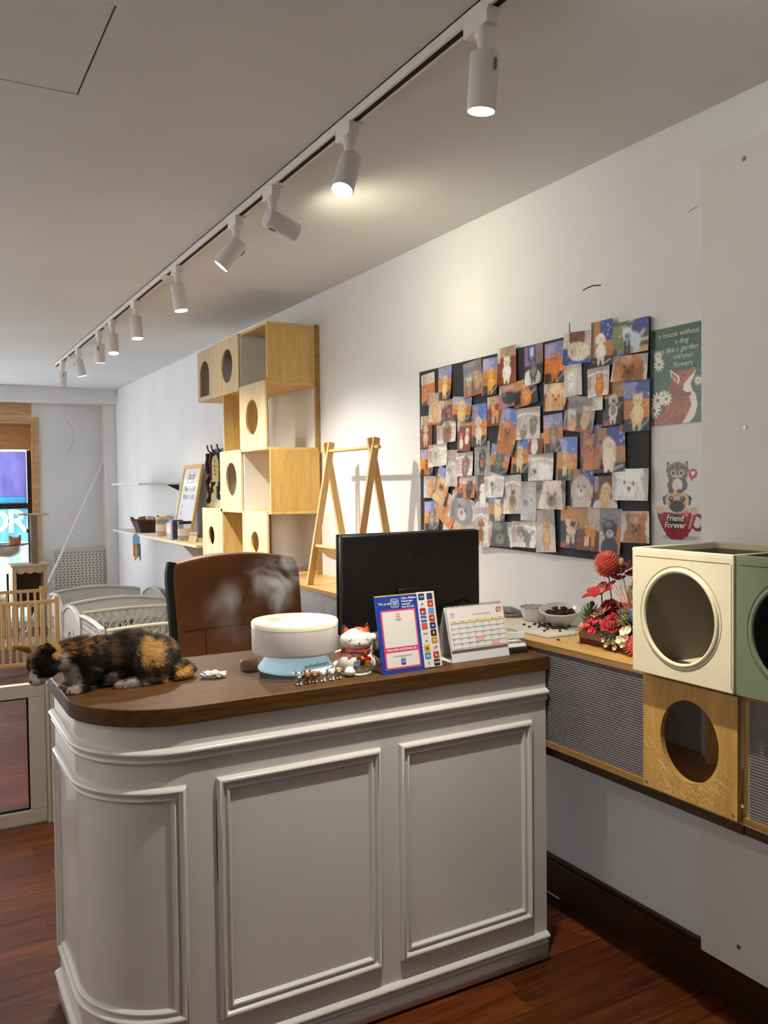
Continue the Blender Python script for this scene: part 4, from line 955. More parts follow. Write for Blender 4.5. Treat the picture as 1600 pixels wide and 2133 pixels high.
PHOTOS = [
(3.312,1.982,0.113,0.144,3,'orange','lie','c8763a','e8a060','photo of rumpled orange blanket, top left corner of photo board'),
(3.172,1.995,0.106,0.148,-1,'salon','sit','e2b878','f0d8a8','photo of tall cream poodle with long ears, second from the top left of board'),
(3.328,1.788,0.095,0.150,1,'floor','sit','d9b98c','e8d8bc','photo of tan puppy at the left edge of board, upper half'),
(3.250,1.888,0.111,0.145,-4,'chairc','sit','d89a4c','e8c48c','photo of orange puppy on a cream quilted seat'),
(3.146,1.876,0.087,0.088,2,'floor','stand','8a7460','3a322c','photo of pug on reddish floor beside orange cabinet'),
(3.039,1.870,0.144,0.106,-6,'salon','sit','e2b878','f0dcb0','photo of cream poodle with round ears before orange drawers'),
(2.954,1.991,0.133,0.146,5,'chair','two','c89468','e2c8a0','photo of three tan puppies in grey armchair'),
(2.830,1.985,0.110,0.151,-2,'salon','sit','e0a83c','f0c468','photo of golden yellow poodle standing on orange table'),
(2.719,2.016,0.118,0.148,1,'floor','sit','efe6d6','fffaf0','photo of white spitz on red wood floor, taped above the top edge of board'),
(3.166,1.781,0.156,0.099,2,'bath','sit','a8784c','6a5848','photo of small brown terrier in white tub'),
(2.917,1.793,0.109,0.178,0,'salonb','sit','ece0c4','f6f0e0','photo of white bichon with round head under blue sky, held by hand'),
(3.023,1.762,0.108,0.148,-1,'floor','two','efe0d0','c8543c','photo of white puppy lying on orange red floor'),
(2.806,1.843,0.097,0.122,2,'floor','stand','d8924c','ecc490','photo of slim golden dog standing on dark red floor'),
(2.712,1.898,0.126,0.093,4,'pinkfl','lie','20222a','484850','photo of black dog lying on pinkish floor'),
(2.604,1.899,0.137,0.105,8,'tabledk','sit','cf8438','e8b070','photo of fluffy orange pomeranian on black grooming table'),
(2.717,1.755,0.118,0.183,-14,'salonb','face','c07428','a8601c','photo of long eared brown spaniel, print hung askew'),
(2.588,1.778,0.139,0.121,0,'bath','two','9a8478','d8d0cc','photo of grey and brown poodles side by side'),
(2.552,1.997,0.110,0.149,2,'purple','sit','50525c','9a9aa4','photo of grey cat on white chair by purple window'),
(2.442,1.992,0.112,0.149,1,'salon','sit','c46a1c','e08830','photo of ginger chow on grooming table'),
(2.313,2.028,0.160,0.113,-4,'basket','lie','e6dcc8','c8b8a0','photo of cream cat curled in blue wire basket'),
(2.341,1.916,0.093,0.115,2,'plain','sit','f0ece6','ffffff','photo of snow white bichon lying on pale towel'),
(2.436,1.865,0.128,0.102,-2,'floor','face','ecc49c','f0a050','photo of cream poodle wearing an orange doughnut collar'),
(2.193,2.024,0.104,0.157,0,'night','sit','e8dfd2','f6f0e8','photo of white poodle held by hand, taped above the top edge of board'),
(2.060,2.026,0.160,0.110,0,'blueroom','stand','c8d4e8','2a2e3a','photo of white cat with black tail in blue room, top right corner'),
(2.063,1.925,0.155,0.085,-3,'bathb','face','b87848','7a4c30','close up photo of brown curly poodle face'),
(2.208,1.895,0.107,0.101,2,'bath','sit','cf7c34','e8a868','photo of soaked orange cat in white tub'),
(2.213,1.828,0.051,0.062,0,'bath','lie','efeae4','d8d4d0','photo of white paws, mostly tucked under other prints'),
(2.143,1.814,0.099,0.146,1,'tabledk','sit','d8d2c8','2c2a2c','photo of small black and white shih tzu on table with scissors'),
(2.042,1.799,0.123,0.169,0,'salonn','sit','e6cf9c','f2e4c0','photo of cream pomeranian on dark table, right edge of board'),
(2.308,1.792,0.159,0.125,-8,'chair','two','d8b090','efe0d0','photo of two cream puppies in grey shell armchair'),
(2.448,1.732,0.106,0.141,2,'salon','sit','7c6a5c','c8b498','photo of grey bearded terrier with hanging ears'),
(2.548,1.698,0.094,0.078,0,'floor','sit','f0ece4','ffffff','photo of small white spitz on black table with red floor'),
(3.325,1.649,0.104,0.121,0,'salon','sit','d07830','2c2420','photo of orange pomeranian with dark muzzle, left edge of board'),
(3.234,1.679,0.160,0.100,2,'bath','sit','e0d8cc','c8bcac','photo of wet white curly dog in basin'),
(3.116,1.618,0.087,0.160,-1,'bathb','two','e4e0da','9c948a','photo of two white schnauzers side by side'),
(3.018,1.633,0.126,0.102,2,'bath','sit','8c6a50','c8a888','photo of brown terrier leaning over tub edge'),
(2.897,1.655,0.109,0.138,1,'grey','sit','1c1c20','d89848','photo of black and tan dog with white paws on grey tiles'),
(2.775,1.646,0.130,0.116,-10,'salonb','sit','5c5654','8c847c','photo of dark grey poodle at orange drawers, print tilted'),
(2.643,1.662,0.100,0.148,0,'salonb','sit','e0c088','f0dcb4','photo of cream spitz on dark table below blue window'),
(2.521,1.609,0.148,0.102,1,'bath','lie','f0eeec','202024','photo of black and white cat in bathtub'),
(2.373,1.636,0.109,0.157,-2,'salonb','stand','c89c68','ecd8b4','photo of tan and white shih tzu standing on blue table'),
(2.245,1.669,0.110,0.154,3,'night','face','b86a30','cc8848','photo of large brown poodle head held by hand'),
(2.158,1.659,0.148,0.154,2,'night','sit','ecdcc0','f6ecd8','photo of white bichon with round head on black speckled table'),
(3.300,1.536,0.102,0.100,-1,'greyb','sit','d8944c','ecc890','photo of little tan puppy on grey cushion'),
(3.196,1.543,0.108,0.164,-22,'salonb','face','d8b888','2c2824','photo of smiling pug with pink tongue, hung slanted'),
(3.025,1.535,0.158,0.093,0,'orange','two','2a2624','c87c38','photo of calico cats lying before orange drawers'),
(2.899,1.517,0.097,0.139,-1,'darkbr','sit','f2eee6','ffffff','photo of white bichon puppy on black bench'),
(2.813,1.544,0.138,0.104,2,'bath','sit','f0ece8','3c2c28','photo of papillon with big dark ears in tub'),
(2.691,1.505,0.111,0.154,2,'bath','sit','c8a480','2c2624','photo of wet pug held by hand in white tub'),
(2.592,1.479,0.097,0.152,-1,'greyb','two','c4c4c8','6c6a70','photo of fluffy grey and white cat being brushed'),
(2.463,1.504,0.165,0.107,0,'greydk','face','e2d4c4','7c6454','close up photo of ragdoll cat with dark ears'),
(2.293,1.529,0.121,0.135,1,'night','face','c8bcb0','f0e8e0','photo of shih tzu with pink tongue resting on a hand'),
(2.175,1.515,0.111,0.109,0,'darkbr','sit','dcb878','ecd8a8','photo of smiling golden retriever wrapped in white towel'),
(2.063,1.540,0.164,0.105,0,'greyb','face','f0ece6','ffffff','close up photo of white long haired dog with black nose'),
(3.292,1.406,0.120,0.132,4,'salonb','sit','6c6460','c8c0b8','photo of schnauzer at orange table, bottom left of board'),
(3.172,1.444,0.170,0.137,-30,'orange','two','c89054','e2bc84','photo of two brown puppies, print tilted left'),
(3.042,1.438,0.188,0.123,-18,'bath','face','8c8a8c','d8d4d0','photo of grey shih tzu in tub, print tilted right'),
(3.074,1.367,0.237,0.061,-4,'bathb','lie','c8b8a4','705c50','photo of long haired dog half hidden behind monitor top'),
(2.901,1.367,0.103,0.166,1,'bath','sit','b0643c','8c4828','photo of red brown dachshund on white towel, bottom row'),
(2.794,1.453,0.113,0.116,1,'salonn','sit','ecd09c','f6e6c4','photo of cream pomeranian cub with teddy bear cut'),
(2.772,1.344,0.160,0.101,0,'bath','face','4c4a48','8c8884','photo of grey pomeranian with wide open mouth'),
(2.619,1.350,0.154,0.101,1,'bath','stand','7c7068','e0d8d0','photo of wet husky sitting in bathtub'),
(2.490,1.369,0.108,0.161,4,'bathb','sit','d09c5c','e8c890','photo of drenched golden dog with tongue out'),
(2.361,1.388,0.102,0.153,-1,'tabledk','stand','e2c0a0','f0dcc8','photo of peach pomeranian standing on navy table'),
(2.259,1.385,0.109,0.154,-2,'fence','stand','d89448','f0dcb8','photo of shiba on red floor before white fence'),
(2.157,1.383,0.104,0.154,-2,'fenceb','face','3c3c44','e8e8ec','photo of husky puppy peeking over white fence'),
(2.043,1.400,0.123,0.105,1,'plain','face','b0784c','8c5838','close up photo of yorkshire puppy on white towel'),
]
m_print = attr_mat('glossy_print', .28, .45)
for i, (yc, zc, w, h, rot, bgk, pose, main, sec, lab) in enumerate(PHOTOS):
    o = picture('photo_print', paint_photo(w, h, bgk, pose, main, sec, i*7+1, lab), w, h, m_print, curl=(.004+.008*((i*37) % 10)/10)*(1 if i % 2 else -1), t=.0005)
    o.matrix_world = T(2.0965-.0007*(i % 9), yc, zc) @ Rz(-pi/2) @ Ry(radians(-rot))
    tag(o, lab, 'photo', 'pet photo prints on the black board')

# ================================================================ two tin signs
def paint_dog_sign():
    c = Canvas(84, 128, '45685f')
    c.rect(0, 0, 1, 1, '45685f'); 
    def daisy(x, y, s, col='f0ece0'):
        for k in range(11):
            a = 2*pi*k/11; c.ell(x+s*.6*cos(a), y+s*.6*sin(a)/c.asp, s*.42, s*.13, col, rot=a)
        c.ell(x, y, s*.22, s*.22, '6a7a3c')
    # body
    c.poly([(.30, .62), (.40, .70), (.34, .80), (.16, .90), (.0, .97), (0, 1), (.62, 1), (.80, .90), (.88, .80), (.84, .70), (.78, .64), (.6, .66)], 'a05a36')
    c.poly([(.60, 1), (.74, .99), (.84, .93), (.89, .82), (.86, .72), (.78, .66), (.74, .73), (.78, .82), (.70, .91)], 'ece6dc')
    for k in range(26):
        x, y = .2+.5*((k*37) % 26)/26, .72+.26*((k*17) % 26)/26; c.line([(x, y), (x-.03, y+.025)], .010, ('6c3820', 'c4834c', '7c4428')[k % 3], .8)
    # neck and head
    c.poly([(.36, .58), (.36, .72), (.78, .73), (.76, .62), (.72, .56), (.5, .52)], '8e4e30')
    c.ell(.60, .545, .17, .13, 'a8623c'); c.poly([(.62, .48), (.74, .47), (.84, .435), (.86, .455), (.82, .50), (.74, .55), (.64, .60)], 'b06a42')
    c.poly([(.64, .60), (.72, .55), (.80, .51), (.84, .475), (.86, .48), (.82, .55), (.76, .60), (.80, .68), (.70, .69), (.62, .66)], 'f2ece4')
    c.ell(.85, .437, .025, .02, '201a18'); c.ell(.66, .505, .03, .022, '2a1c14'); c.ell(.665, .50, .008, .008, 'f0f0f0')
    c.poly([(.37, .435), (.40, .52), (.55, .60), (.56, .52), (.46, .475)], 'f0e4dc'); c.poly([(.39, .455), (.42, .52), (.53, .58), (.52, .53), (.45, .49)], 'a06a5c')
    c.poly([(.37, .39), (.44, .46), (.56, .475), (.50, .43)], '8a4a30')
    daisy(.14, .28, .085); daisy(.16, .37, .11); daisy(.13, .74, .14); daisy(.30, .73, .12); daisy(.06, .84, .13); daisy(.24, .69, .08); daisy(.90, .585, .075)
    for k in range(40):
        a = k/40.; 
        for (x, y) in ((a, .004), (a, .996), (.006, a), (.994, a)):
            if (k*7) % 5 < 2: c.ell(x, y, .014, .012, '8a7a68', k=.8)
    c.noise(.04); return c
def paint_mug_sign():
    c = Canvas(84, 120, 'd4d6da')
    c.ell(.52, .88, .36, .04, 'a8aab0')
    # mug
    c.ell(.86, .72, .13, .13, '7c1418'); c.ell(.85, .72, .075, .08, 'd4d6da')
    c.ell(.45, .585, .40, .075, 'e8e4e0')
    c.poly([(.05, .59), (.08, .68), (.16, .78), (.26, .87), (.34, .905), (.56, .905), (.66, .87), (.76, .78), (.82, .68), (.85, .59)], '8a161a')
    c.ell(.45, .595, .37, .05, 'c8c4c0'); c.line([(.78, .63), (.70, .78)], .014, 'e8b0b0', .8)
    # kitten
    for q in (-1, 1): c.poly([(.47+q*.20, .085), (.47+q*.06, .16), (.47+q*.22, .21)], '5c5450'); c.poly([(.47+q*.175, .11), (.47+q*.09, .16), (.47+q*.19, .19)], 'c09c90')
    c.ell(.47, .22, .20, .17, '7c746c'); c.ell(.47, .29, .11, .07, 'e8e0d8'); c.ell(.47, .34, .20, .12, '5a524c'); c.ell(.47, .34, .10, .10, 'ded6cc')
    for q in (-1, 1): c.ell(.47+q*.08, .215, .045, .045, 'd8dcd0'); c.ell(.47+q*.08, .215, .028, .03, '1c1c1c'); c.line([(.47+q*.16, .17), (.47+q*.06, .15)], .010, '3c3430'); c.line([(.47+q*.19, .24), (.47+q*.12, .25)], .008, '3c3430')
    c.line([(.47, .11), (.47, .17)], .012, '3c3430'); c.ell(.47, .26, .02, .014, 'c07c74')
    # pug
    for q in (-1, 1): c.poly([(.46+q*.16, .42), (.46+q*.29, .47), (.46+q*.25, .56), (.46+q*.17, .50)], '2a2422')
    c.ell(.46, .50, .235, .16, 'd0b088'); c.ell(.46, .56, .15, .09, '2c2624'); c.ell(.46, .515, .045, .025, '14100f')
    for q in (-1, 1): c.ell(.46+q*.115, .485, .05, .045, '3c3028'); c.ell(.46+q*.115, .485, .030, .030, '1a2028'); c.ell(.46+q*.11, .478, .010, .010, 'f0f0f0'); c.ell(.46+q*.33, .60, .08, .06, 'd4b890'); c.ell(.43+q*.085, .405, .055, .035, '4c443e')
    c.line([(.40, .45), (.46, .44), (.52, .45)], .008, '9a7c58'); c.ell(.64, .635, .045, .05, 'd8606c')
    c.ell(.42, .72, .17, .11, '1c1a1a'); c.poly([(.40, .77), (.46, .77), (.40, .83)], '1c1a1a')
    c.ell(.77, .225, .085, .075, 'b82c34'); c.poly([(.73, .27), (.78, .28), (.735, .315)], 'b82c34')
    for q in (-1, 1): c.ell(.77+q*.017, .215, .022, .022, 'f4f0ee')
    c.poly([(.735, .222), (.805, .222), (.77, .255)], 'f4f0ee')
    for k in range(30):
        a = k/30.
        for (x, y) in ((a, .003), (a, .997), (.004, a), (.996, a)):
            if (k*11) % 7 < 2: c.ell(x, y, .010, .008, '6a5a4c', k=.8)
    c.noise(.02); return c
m_tin = attr_mat('tin_print', .25, .5, .2)
o = picture('tin_sign', paint_dog_sign(), .205, .305, m_tin, t=.0015, back='8a8a88'); o.matrix_world = T(2.106, 1.880, 1.881) @ Rz(-pi/2)
tag(o, 'dark green tin sign with corgi, daisies and white handwriting', 'sign', 'tin signs on the wall')
m_ink = pm('chalk_white', 'e4e6de', .7)
for s, x, z, sz in (('a house without', .008, .128, .0245), ('a dog', .02, .104, .0245), ('is like a garden', .01, .080, .0245), ('without', .024, .056, .0245), ('flowers', .026, .032, .0245)):
    text('lettering', s, sz, m_ink, o, T(x, -.0006, z) @ FACE, .0002, shear=.15)
for x in (-.092, .092): MB().cyl((x, -.001, .143), (x, .0, .143), .0025, n=10).build('nail_hole', m_dark, o)
o = picture('tin_sign', paint_mug_sign(), .20, .30, m_tin, t=.0015, back='8a8a88'); o.matrix_world = T(2.106, 1.871, 1.489) @ Rz(-pi/2)
tag(o, 'white tin sign with kitten and pug in a red mug', 'sign', 'tin signs on the wall')
for s, z in (('Friend', -.056), ('Forever', -.078)): text('lettering', s, .026, m_ink, o, T(-.016, -.0006, z) @ FACE, .0002, shear=.2, bold=.0004)

# ================================================================ small wall shelves at the back and what stands on them
def build_small_shelves():
    m_wh = pm('white_laminate', 'dcd8d0', .5, noise=.03); m_bi = wood('birch_shelf', 'c8b07c', 'e0cfa4', 2, (12, 1.5, 12), .5)
    t = thing('floating_shelf', 'upper white floating shelf with black bracket on right wall', 'shelf', (1.93, 8., 1.572), group='floating shelves at the back')
    MB().box(1.75, 2.11, 7.45, 8.55, 1.572, 1.59).build('board', m_wh, t, world=True, smooth=0, bevel=.002)
    MB().prism([(0, 0), (.0, -.055), (-.11, 0)], 0, .004, M=T(2.108, 7.47, 1.5718) @ Rx(pi/2) @ T(0, 0, 0)).build('bracket', m_black, t, world=True, smooth=0)
    t = thing('floating_shelf', 'lower white floating shelf carrying the wicker basket', 'shelf', (1.93, 7.9, 1.127), group='floating shelves at the back')
    MB().box(1.75, 2.11, 7.255, 8.55, 1.127, 1.145).build('board', m_wh, t, world=True, smooth=0, bevel=.002)
    MB().prism([(0, 0), (.0, -.08), (-.2, 0)], 0, .004, M=T(2.108, 8.2, 1.1268) @ Rx(pi/2)).build('bracket', m_wh, t, world=True, smooth=0)
    t = thing('floating_shelf', 'pale birch floating shelf carrying jars and whiteboard', 'shelf', (1.93, 6.7, 1.123), group='floating shelves at the back')
    MB().box(1.75, 2.11, 5.80, 7.25, 1.123, 1.143).build('board', m_bi, t, world=True, smooth=0, bevel=.002)
    MB().prism([(0, 0), (.0, -.3), (-.03, -.3), (-.3, 0)], 0, .018, M=T(2.108, 6.40, 1.1228) @ Rx(pi/2)).build('support_gusset', m_wh, t, world=True, smooth=0)
    # plywood back board and framed whiteboard leaning on the wall
    o = MB().box(-.44, .44, -.004, .004, 0, .59).build('leaning_board', m_bi, smooth=0); o.matrix_world = T(2.100, 6.23, 1.1445) @ Rz(-pi/2) @ Rx(-.004)
    tag(o, 'plain pale plywood board leaning on wall behind the whiteboard', 'board')
    t = thing('whiteboard', 'small whiteboard in wooden frame with handwriting, leaning on wall', 'whiteboard', (1.955, 6.86, 1.1445)); t.rotation_euler = (-.19, 0, -pi/2)
    w, h = .50, .595
    MB().box(-w/2+.03, w/2-.03, -.004, .004, .035, h-.03).build('writing_surface', pm('whiteboard_white', 'e6e8ea', .12, noise=.02), t, smooth=0)
    for q in ((-w/2, -w/2+.03, 0, h), (w/2-.03, w/2, 0, h)): MB().box(q[0], q[1], -.012, .008, q[2], q[3]).build('frame_bar', m_beech, t, smooth=0, bevel=.001)
    for q in ((-w/2+.03, w/2-.03, 0, .035), (-w/2+.03, w/2-.03, h-.03, h)): MB().box(q[0], q[1], -.012, .008, q[2], q[3]).build('frame_bar', m_beechY, t, smooth=0, bevel=.001)
    mk = pm('marker_ink', '3a3c44', .6)
    for s, x, z, sz in (('Jacob', 0, .50, .085), ('Play  5 - 6.30', 0, .395, .055), ('Walk 3 - 4.30', 0, .325, .055), ('A', -.13, .25, .045), ('B', -.13, .19, .045)):
        text('handwriting', s, sz, mk, t, T(x, -.0045, z) @ FACE, .0002, shear=.25)
    MB().box(-.10, .12, -.0048, -.0042, .445, .449, M=Ry(-.06)).build('underline', mk, t, smooth=0)
    # wicker basket
    t = thing('wicker_basket', 'brown wicker basket full of packets on white floating shelf', 'basket', (1.915, 7.73, 1.1455))
    m_w = pm('wicker', '4a2c1a', .7, noise=.35, nscale=60, bump=.6, bscale=120)
    for k in range(9):
        f = k/8; a, b = .105+.035*f, .10+.025*f; zz = .006+.10*f
        pts = [(a*x, b*y, zz+.004*((i+k) % 2)) for i, (x, y) in enumerate([(-1,-1),(-.5,-1),(0,-1),(.5,-1),(1,-1),(1,-.5),(1,0),(1,.5),(1,1),(.5,1),(0,1),(-.5,1),(-1,1),(-1,.5),(-1,0),(-1,-.5)])]
        MB().tube(pts, .0068, 6, closed=True).build('woven_strand', m_w, t)
    MB().box(-.10, .10, -.095, .095, .0, .012).build('basket_floor', m_w, t, smooth=0)
    for s in (-1, 1): MB().tube([(s*.135, -.05, .10), (s*.165, -.03, .135), (s*.165, .03, .135), (s*.135, .05, .10)], .008, 6).build('handle', m_w, t)
    r = random.Random(4)
    for k, (n_, colr, lab) in enumerate((('snack_packet', '8a6a3c', 'striped brown snack packet sticking out of basket'), ('snack_packet', 'c8c0b8', 'crumpled clear snack packet in middle of basket'), ('snack_packet', '4c3424', 'dark brown snack packet lying across basket'))):
        o = MB().box(-.035, .035, -.012, .012, 0, .085).build(n_, pm('packet_'+colr, colr, .4, noise=.25, nscale=30), bevel=.006)
        o.matrix_world = T(1.915+(-.065, .0, .06)[k], (7.70, 7.75, 7.71)[k], 1.205) @ Rz(r.uniform(-.6, .6)) @ Ry((-.2, .2, .35)[k]); tag(o, lab, 'packet', 'packets in the basket')
    # jars, cartons, book
    def jar(x, y, r_, h_, lab, lid, cont):
        t = thing('storage_jar', lab, 'jar', (x, y, 1.1435), group='clear jars on the birch shelf')
        MB().lathe([(0, 0), (r_, 0), (r_, h_*.86)], 24).build('jar_wall', MATS['clear_acrylic'], t)
        MB().lathe([(0, .003), (r_*.94, .003), (r_*.94, h_*.5), (0, h_*.52)], 20).build('contents', pm('jar_'+cont, cont, .8, noise=.4, nscale=60), t)
        MB().lathe([(0, h_*.86), (r_*1.03, h_*.86), (r_*1.03, h_), (0, h_)], 24).build('lid', lid, t)
        MB().lathe([(r_*1.012, h_*.25), (r_*1.012, h_*.6)], 24).build('label', pm('jar_label', 'd8c4b0', .7), t)
    jar(1.86, 7.10, .055, .16, 'tall clear jar with wooden lid next to basket', m_beech, 'b8907c')
    jar(1.845, 6.40, .052, .145, 'clear jar with dark lid and round sticker in front of whiteboard', m_black, '8c7c74')
    for k, (x, y, wx, wy, hz, colr, lab) in enumerate(((1.88, 6.93, .05, .05, .115, 'c8a468', 'small tan carton beside tall jar'), (1.86, 6.80, .05, .05, .12, 'a8c4d0', 'pale blue carton between the jars'),
                       (1.85, 6.69, .05, .045, .115, 'd8d0cc', 'white bottle shaped carton between the jars'), (1.83, 6.60, .09, .03, .15, '8aa4c8', 'light blue book standing upright beside dark lidded jar'), (1.83, 6.55, .09, .03, .15, '3c4470', 'navy blue book standing upright beside dark lidded jar'))):
        t = thing('carton' if k < 3 else 'upright_book', lab, 'carton' if k < 3 else 'book', (x, y, 1.1435), .2)
        MB().box(-wx/2, wx/2, -wy/2, wy/2, 0, hz).build('box' if k < 3 else 'cover', pm('carton_'+colr, colr, .5, noise=.15, nscale=40), t, smooth=0, bevel=.002)
        MB().box(-wx/2-.0006, -wx/2, -wy*.35, wy*.35, hz*.3, hz*.75).build('printed_label', pm('label_'+str(k), ('e8e0d0', 'f0f0f0', 'a08c84', 'e0e8f0', 'c84848')[k], .6), t, smooth=0)
    o = thing('photo_card', 'small kraft card leaning at end of birch shelf', 'card', (1.82, 6.12, 1.1435), .3)
    MB().box(-.004, .0, -.05, .05, 0, .075, M=Ry(.2)).build('card', pm('kraft', 'c8b48c', .8, noise=.1), o, smooth=0)
    MB().box(.02, .024, -.05, .05, 0, .06, M=Ry(-.3)).build('prop', pm('kraft', 'c8b48c'), o, smooth=0)
    # rainbow ribbon toy hanging over the shelf edge
    t = thing('rainbow_toy', 'rainbow striped cloth toy hanging from white shelf edge', 'toy', (1.738, 7.52, 1.150))
    MB().prism([(-.03, -.09), (.03, -.09), (.03, -.03), (.02, -.008), (0, 0), (-.02, -.008), (-.03, -.03)], -.004, .004, M=Rz(-.45) @ Rx(pi/2)).build('header', pm('toy_blue', '8ab4dc', .7, noise=.1), t, smooth=0)
    for k, colr in enumerate(('c85038', 'd8902c', 'e0c840', '4a8c58', '3c5890', '4c3c74')):
        x = -.026+.0105*k
        MB().sheet(lambda u, v, x=x, k=k: (x+.0095*u, .004*sin(5*v+k), -.09-(.11+.012*((k*3) % 4))*v), 1, 8, M=Rz(-.45)).build('ribbon', pm('ribbon_'+colr, colr, .7), t, solid=.0015)
    # leads on hooks and the tag sign
    t = thing('hook_rail', 'dark hooks on wall beyond the cat shelf', 'hooks', (2.10, 6.40, 1.86))
    for y in (6.46, 6.36, 6.22): MB().tube([(2.090, y, 1.82), (2.085, y, 1.81), (2.06, y, 1.83), (2.05, y, 1.87)], .006, 6).build('hook', m_black, t, world=True)
    MB().box(2.10, 2.11, 6.15, 6.50, 1.80, 1.84).build('rail', m_black, t, world=True, smooth=0)
    r = random.Random(2)
    for k, (y, zb, colr, lab) in enumerate(((6.47, 1.42, '1e2026', 'black dog lead with knots hanging from hook'), (6.385, 1.50, '5c3038', 'maroon dog lead hanging behind black lead'), (6.22, 1.45, '2c4c44', 'dark green dog lead partly hidden by cat shelf'))):
        pts = [(2.062+.006*sin(j*1.1+k), y+.010*sin(j*.8+2*k), 1.805-(1.805-zb)*j/16) for j in range(17)]
        MB().tube(pts, [.014 if j < 6 else .008+.006*(j % 3 == 0) for j in range(17)], 8, flat=1.6).build('dog_lead', pm('lead_'+colr, colr, .7, noise=.2)); tag(bpy.data.objects[-1] if False else COL.objects[-1], lab, 'lead', 'dog leads on the hooks')
    t = thing('tag_sign', 'tan tag shaped sign with paw print and lettering, cut off by cat shelf', 'sign', (2.03, 6.20, 1.585)); t.rotation_euler = (0, 0, -pi/2)
    MB().prism([(-.075, 0), (.075, 0), (.075, .15), (.04, .195), (-.04, .195), (-.075, .15)], -.003, .003, M=Rx(pi/2)).build('board', pm('kraft_tag', 'b8a05c', .7, noise=.08), t, smooth=0)
    mi = pm('print_black', '2a2418', .7)
    for s, z in (('Talk to', .115), ('the', .085), ('paw', .06)): text('lettering', s, .034, mi, t, T(0, -.0035, z) @ FACE, .0002)
    MB().cyl((0, -.0034, .152), (0, -.0028, .152), .008, n=12).build('paw_pad', mi, t)
    for a in (-.012, -.004, .004, .012): MB().cyl((a, -.0034, .165), (a, -.0028, .165), .0035, n=8).build('paw_toe', mi, t)
    MB().tube([(0, 0, .19), (0, .01, .24)], .0015, 6).build('string', mi, t)
build_small_shelves()
ZT = .9962
# ================================================================ things on the counter
def build_humidifier():
    t = thing('humidifier', 'white round humidifier with pale blue base, steaming on counter', 'humidifier', (1.0, 2.335, ZT))
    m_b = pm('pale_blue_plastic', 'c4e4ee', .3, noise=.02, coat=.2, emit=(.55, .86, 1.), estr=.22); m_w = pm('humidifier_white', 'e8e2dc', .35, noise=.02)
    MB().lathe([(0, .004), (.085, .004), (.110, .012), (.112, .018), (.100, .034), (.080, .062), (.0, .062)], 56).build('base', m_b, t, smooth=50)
    for a in (.3, 2.4, 4.5): MB().cyl((.08*cos(a), .08*sin(a), 0), (.08*cos(a), .08*sin(a), .005), .01).build('foot', m_black, t)
    MB().lathe([(0, .060), (.112, .060), (.124, .063), (.128, .070), (.1285, .138), (0, .138)], 64).build('water_tank', m_w, t, smooth=40)
    MB().lathe([(.1290, .1385), (.1290, .152), (.126, .156), (.10, .1575), (0, .158)], 64).build('lid', pm('lid_cream', 'f2ecd0', .35), t, smooth=40)
    MB().tube([(-.06+.032*cos(2*pi*i/24), -.02+.018*sin(2*pi*i/24), .1582) for i in range(24)], .0009, 5, closed=True).build('mist_outlet', pm('outlet_grey', 'b8b09c', .6), t)
    text('logo', 'perfectSmart', .017, pm('logo_dark', '3a4650', .5), t, T(.024, -.0985, .034) @ Rz(.24) @ Rx(radians(52)), .0003)
    MB().tube([(.10, .0, .02), (.125, -.01, .045), (.16, .01, .045), (.19, .05, .012), (.24, .10, .006), (.30, .15, .006)], .0035, 8).build('power_cord', m_white_pl, t)
    o = MB().lathe([(0, 0), (.026, 0), (.027, .022), (.024, .03), (0, .03)], 24, (.893, 2.44, ZT)).build('small_pot', pm('pink_clear', 'a07868', .25, trans=.3)); tag(o, 'small pinkish translucent pot tucked behind the humidifier', 'pot')
build_humidifier()
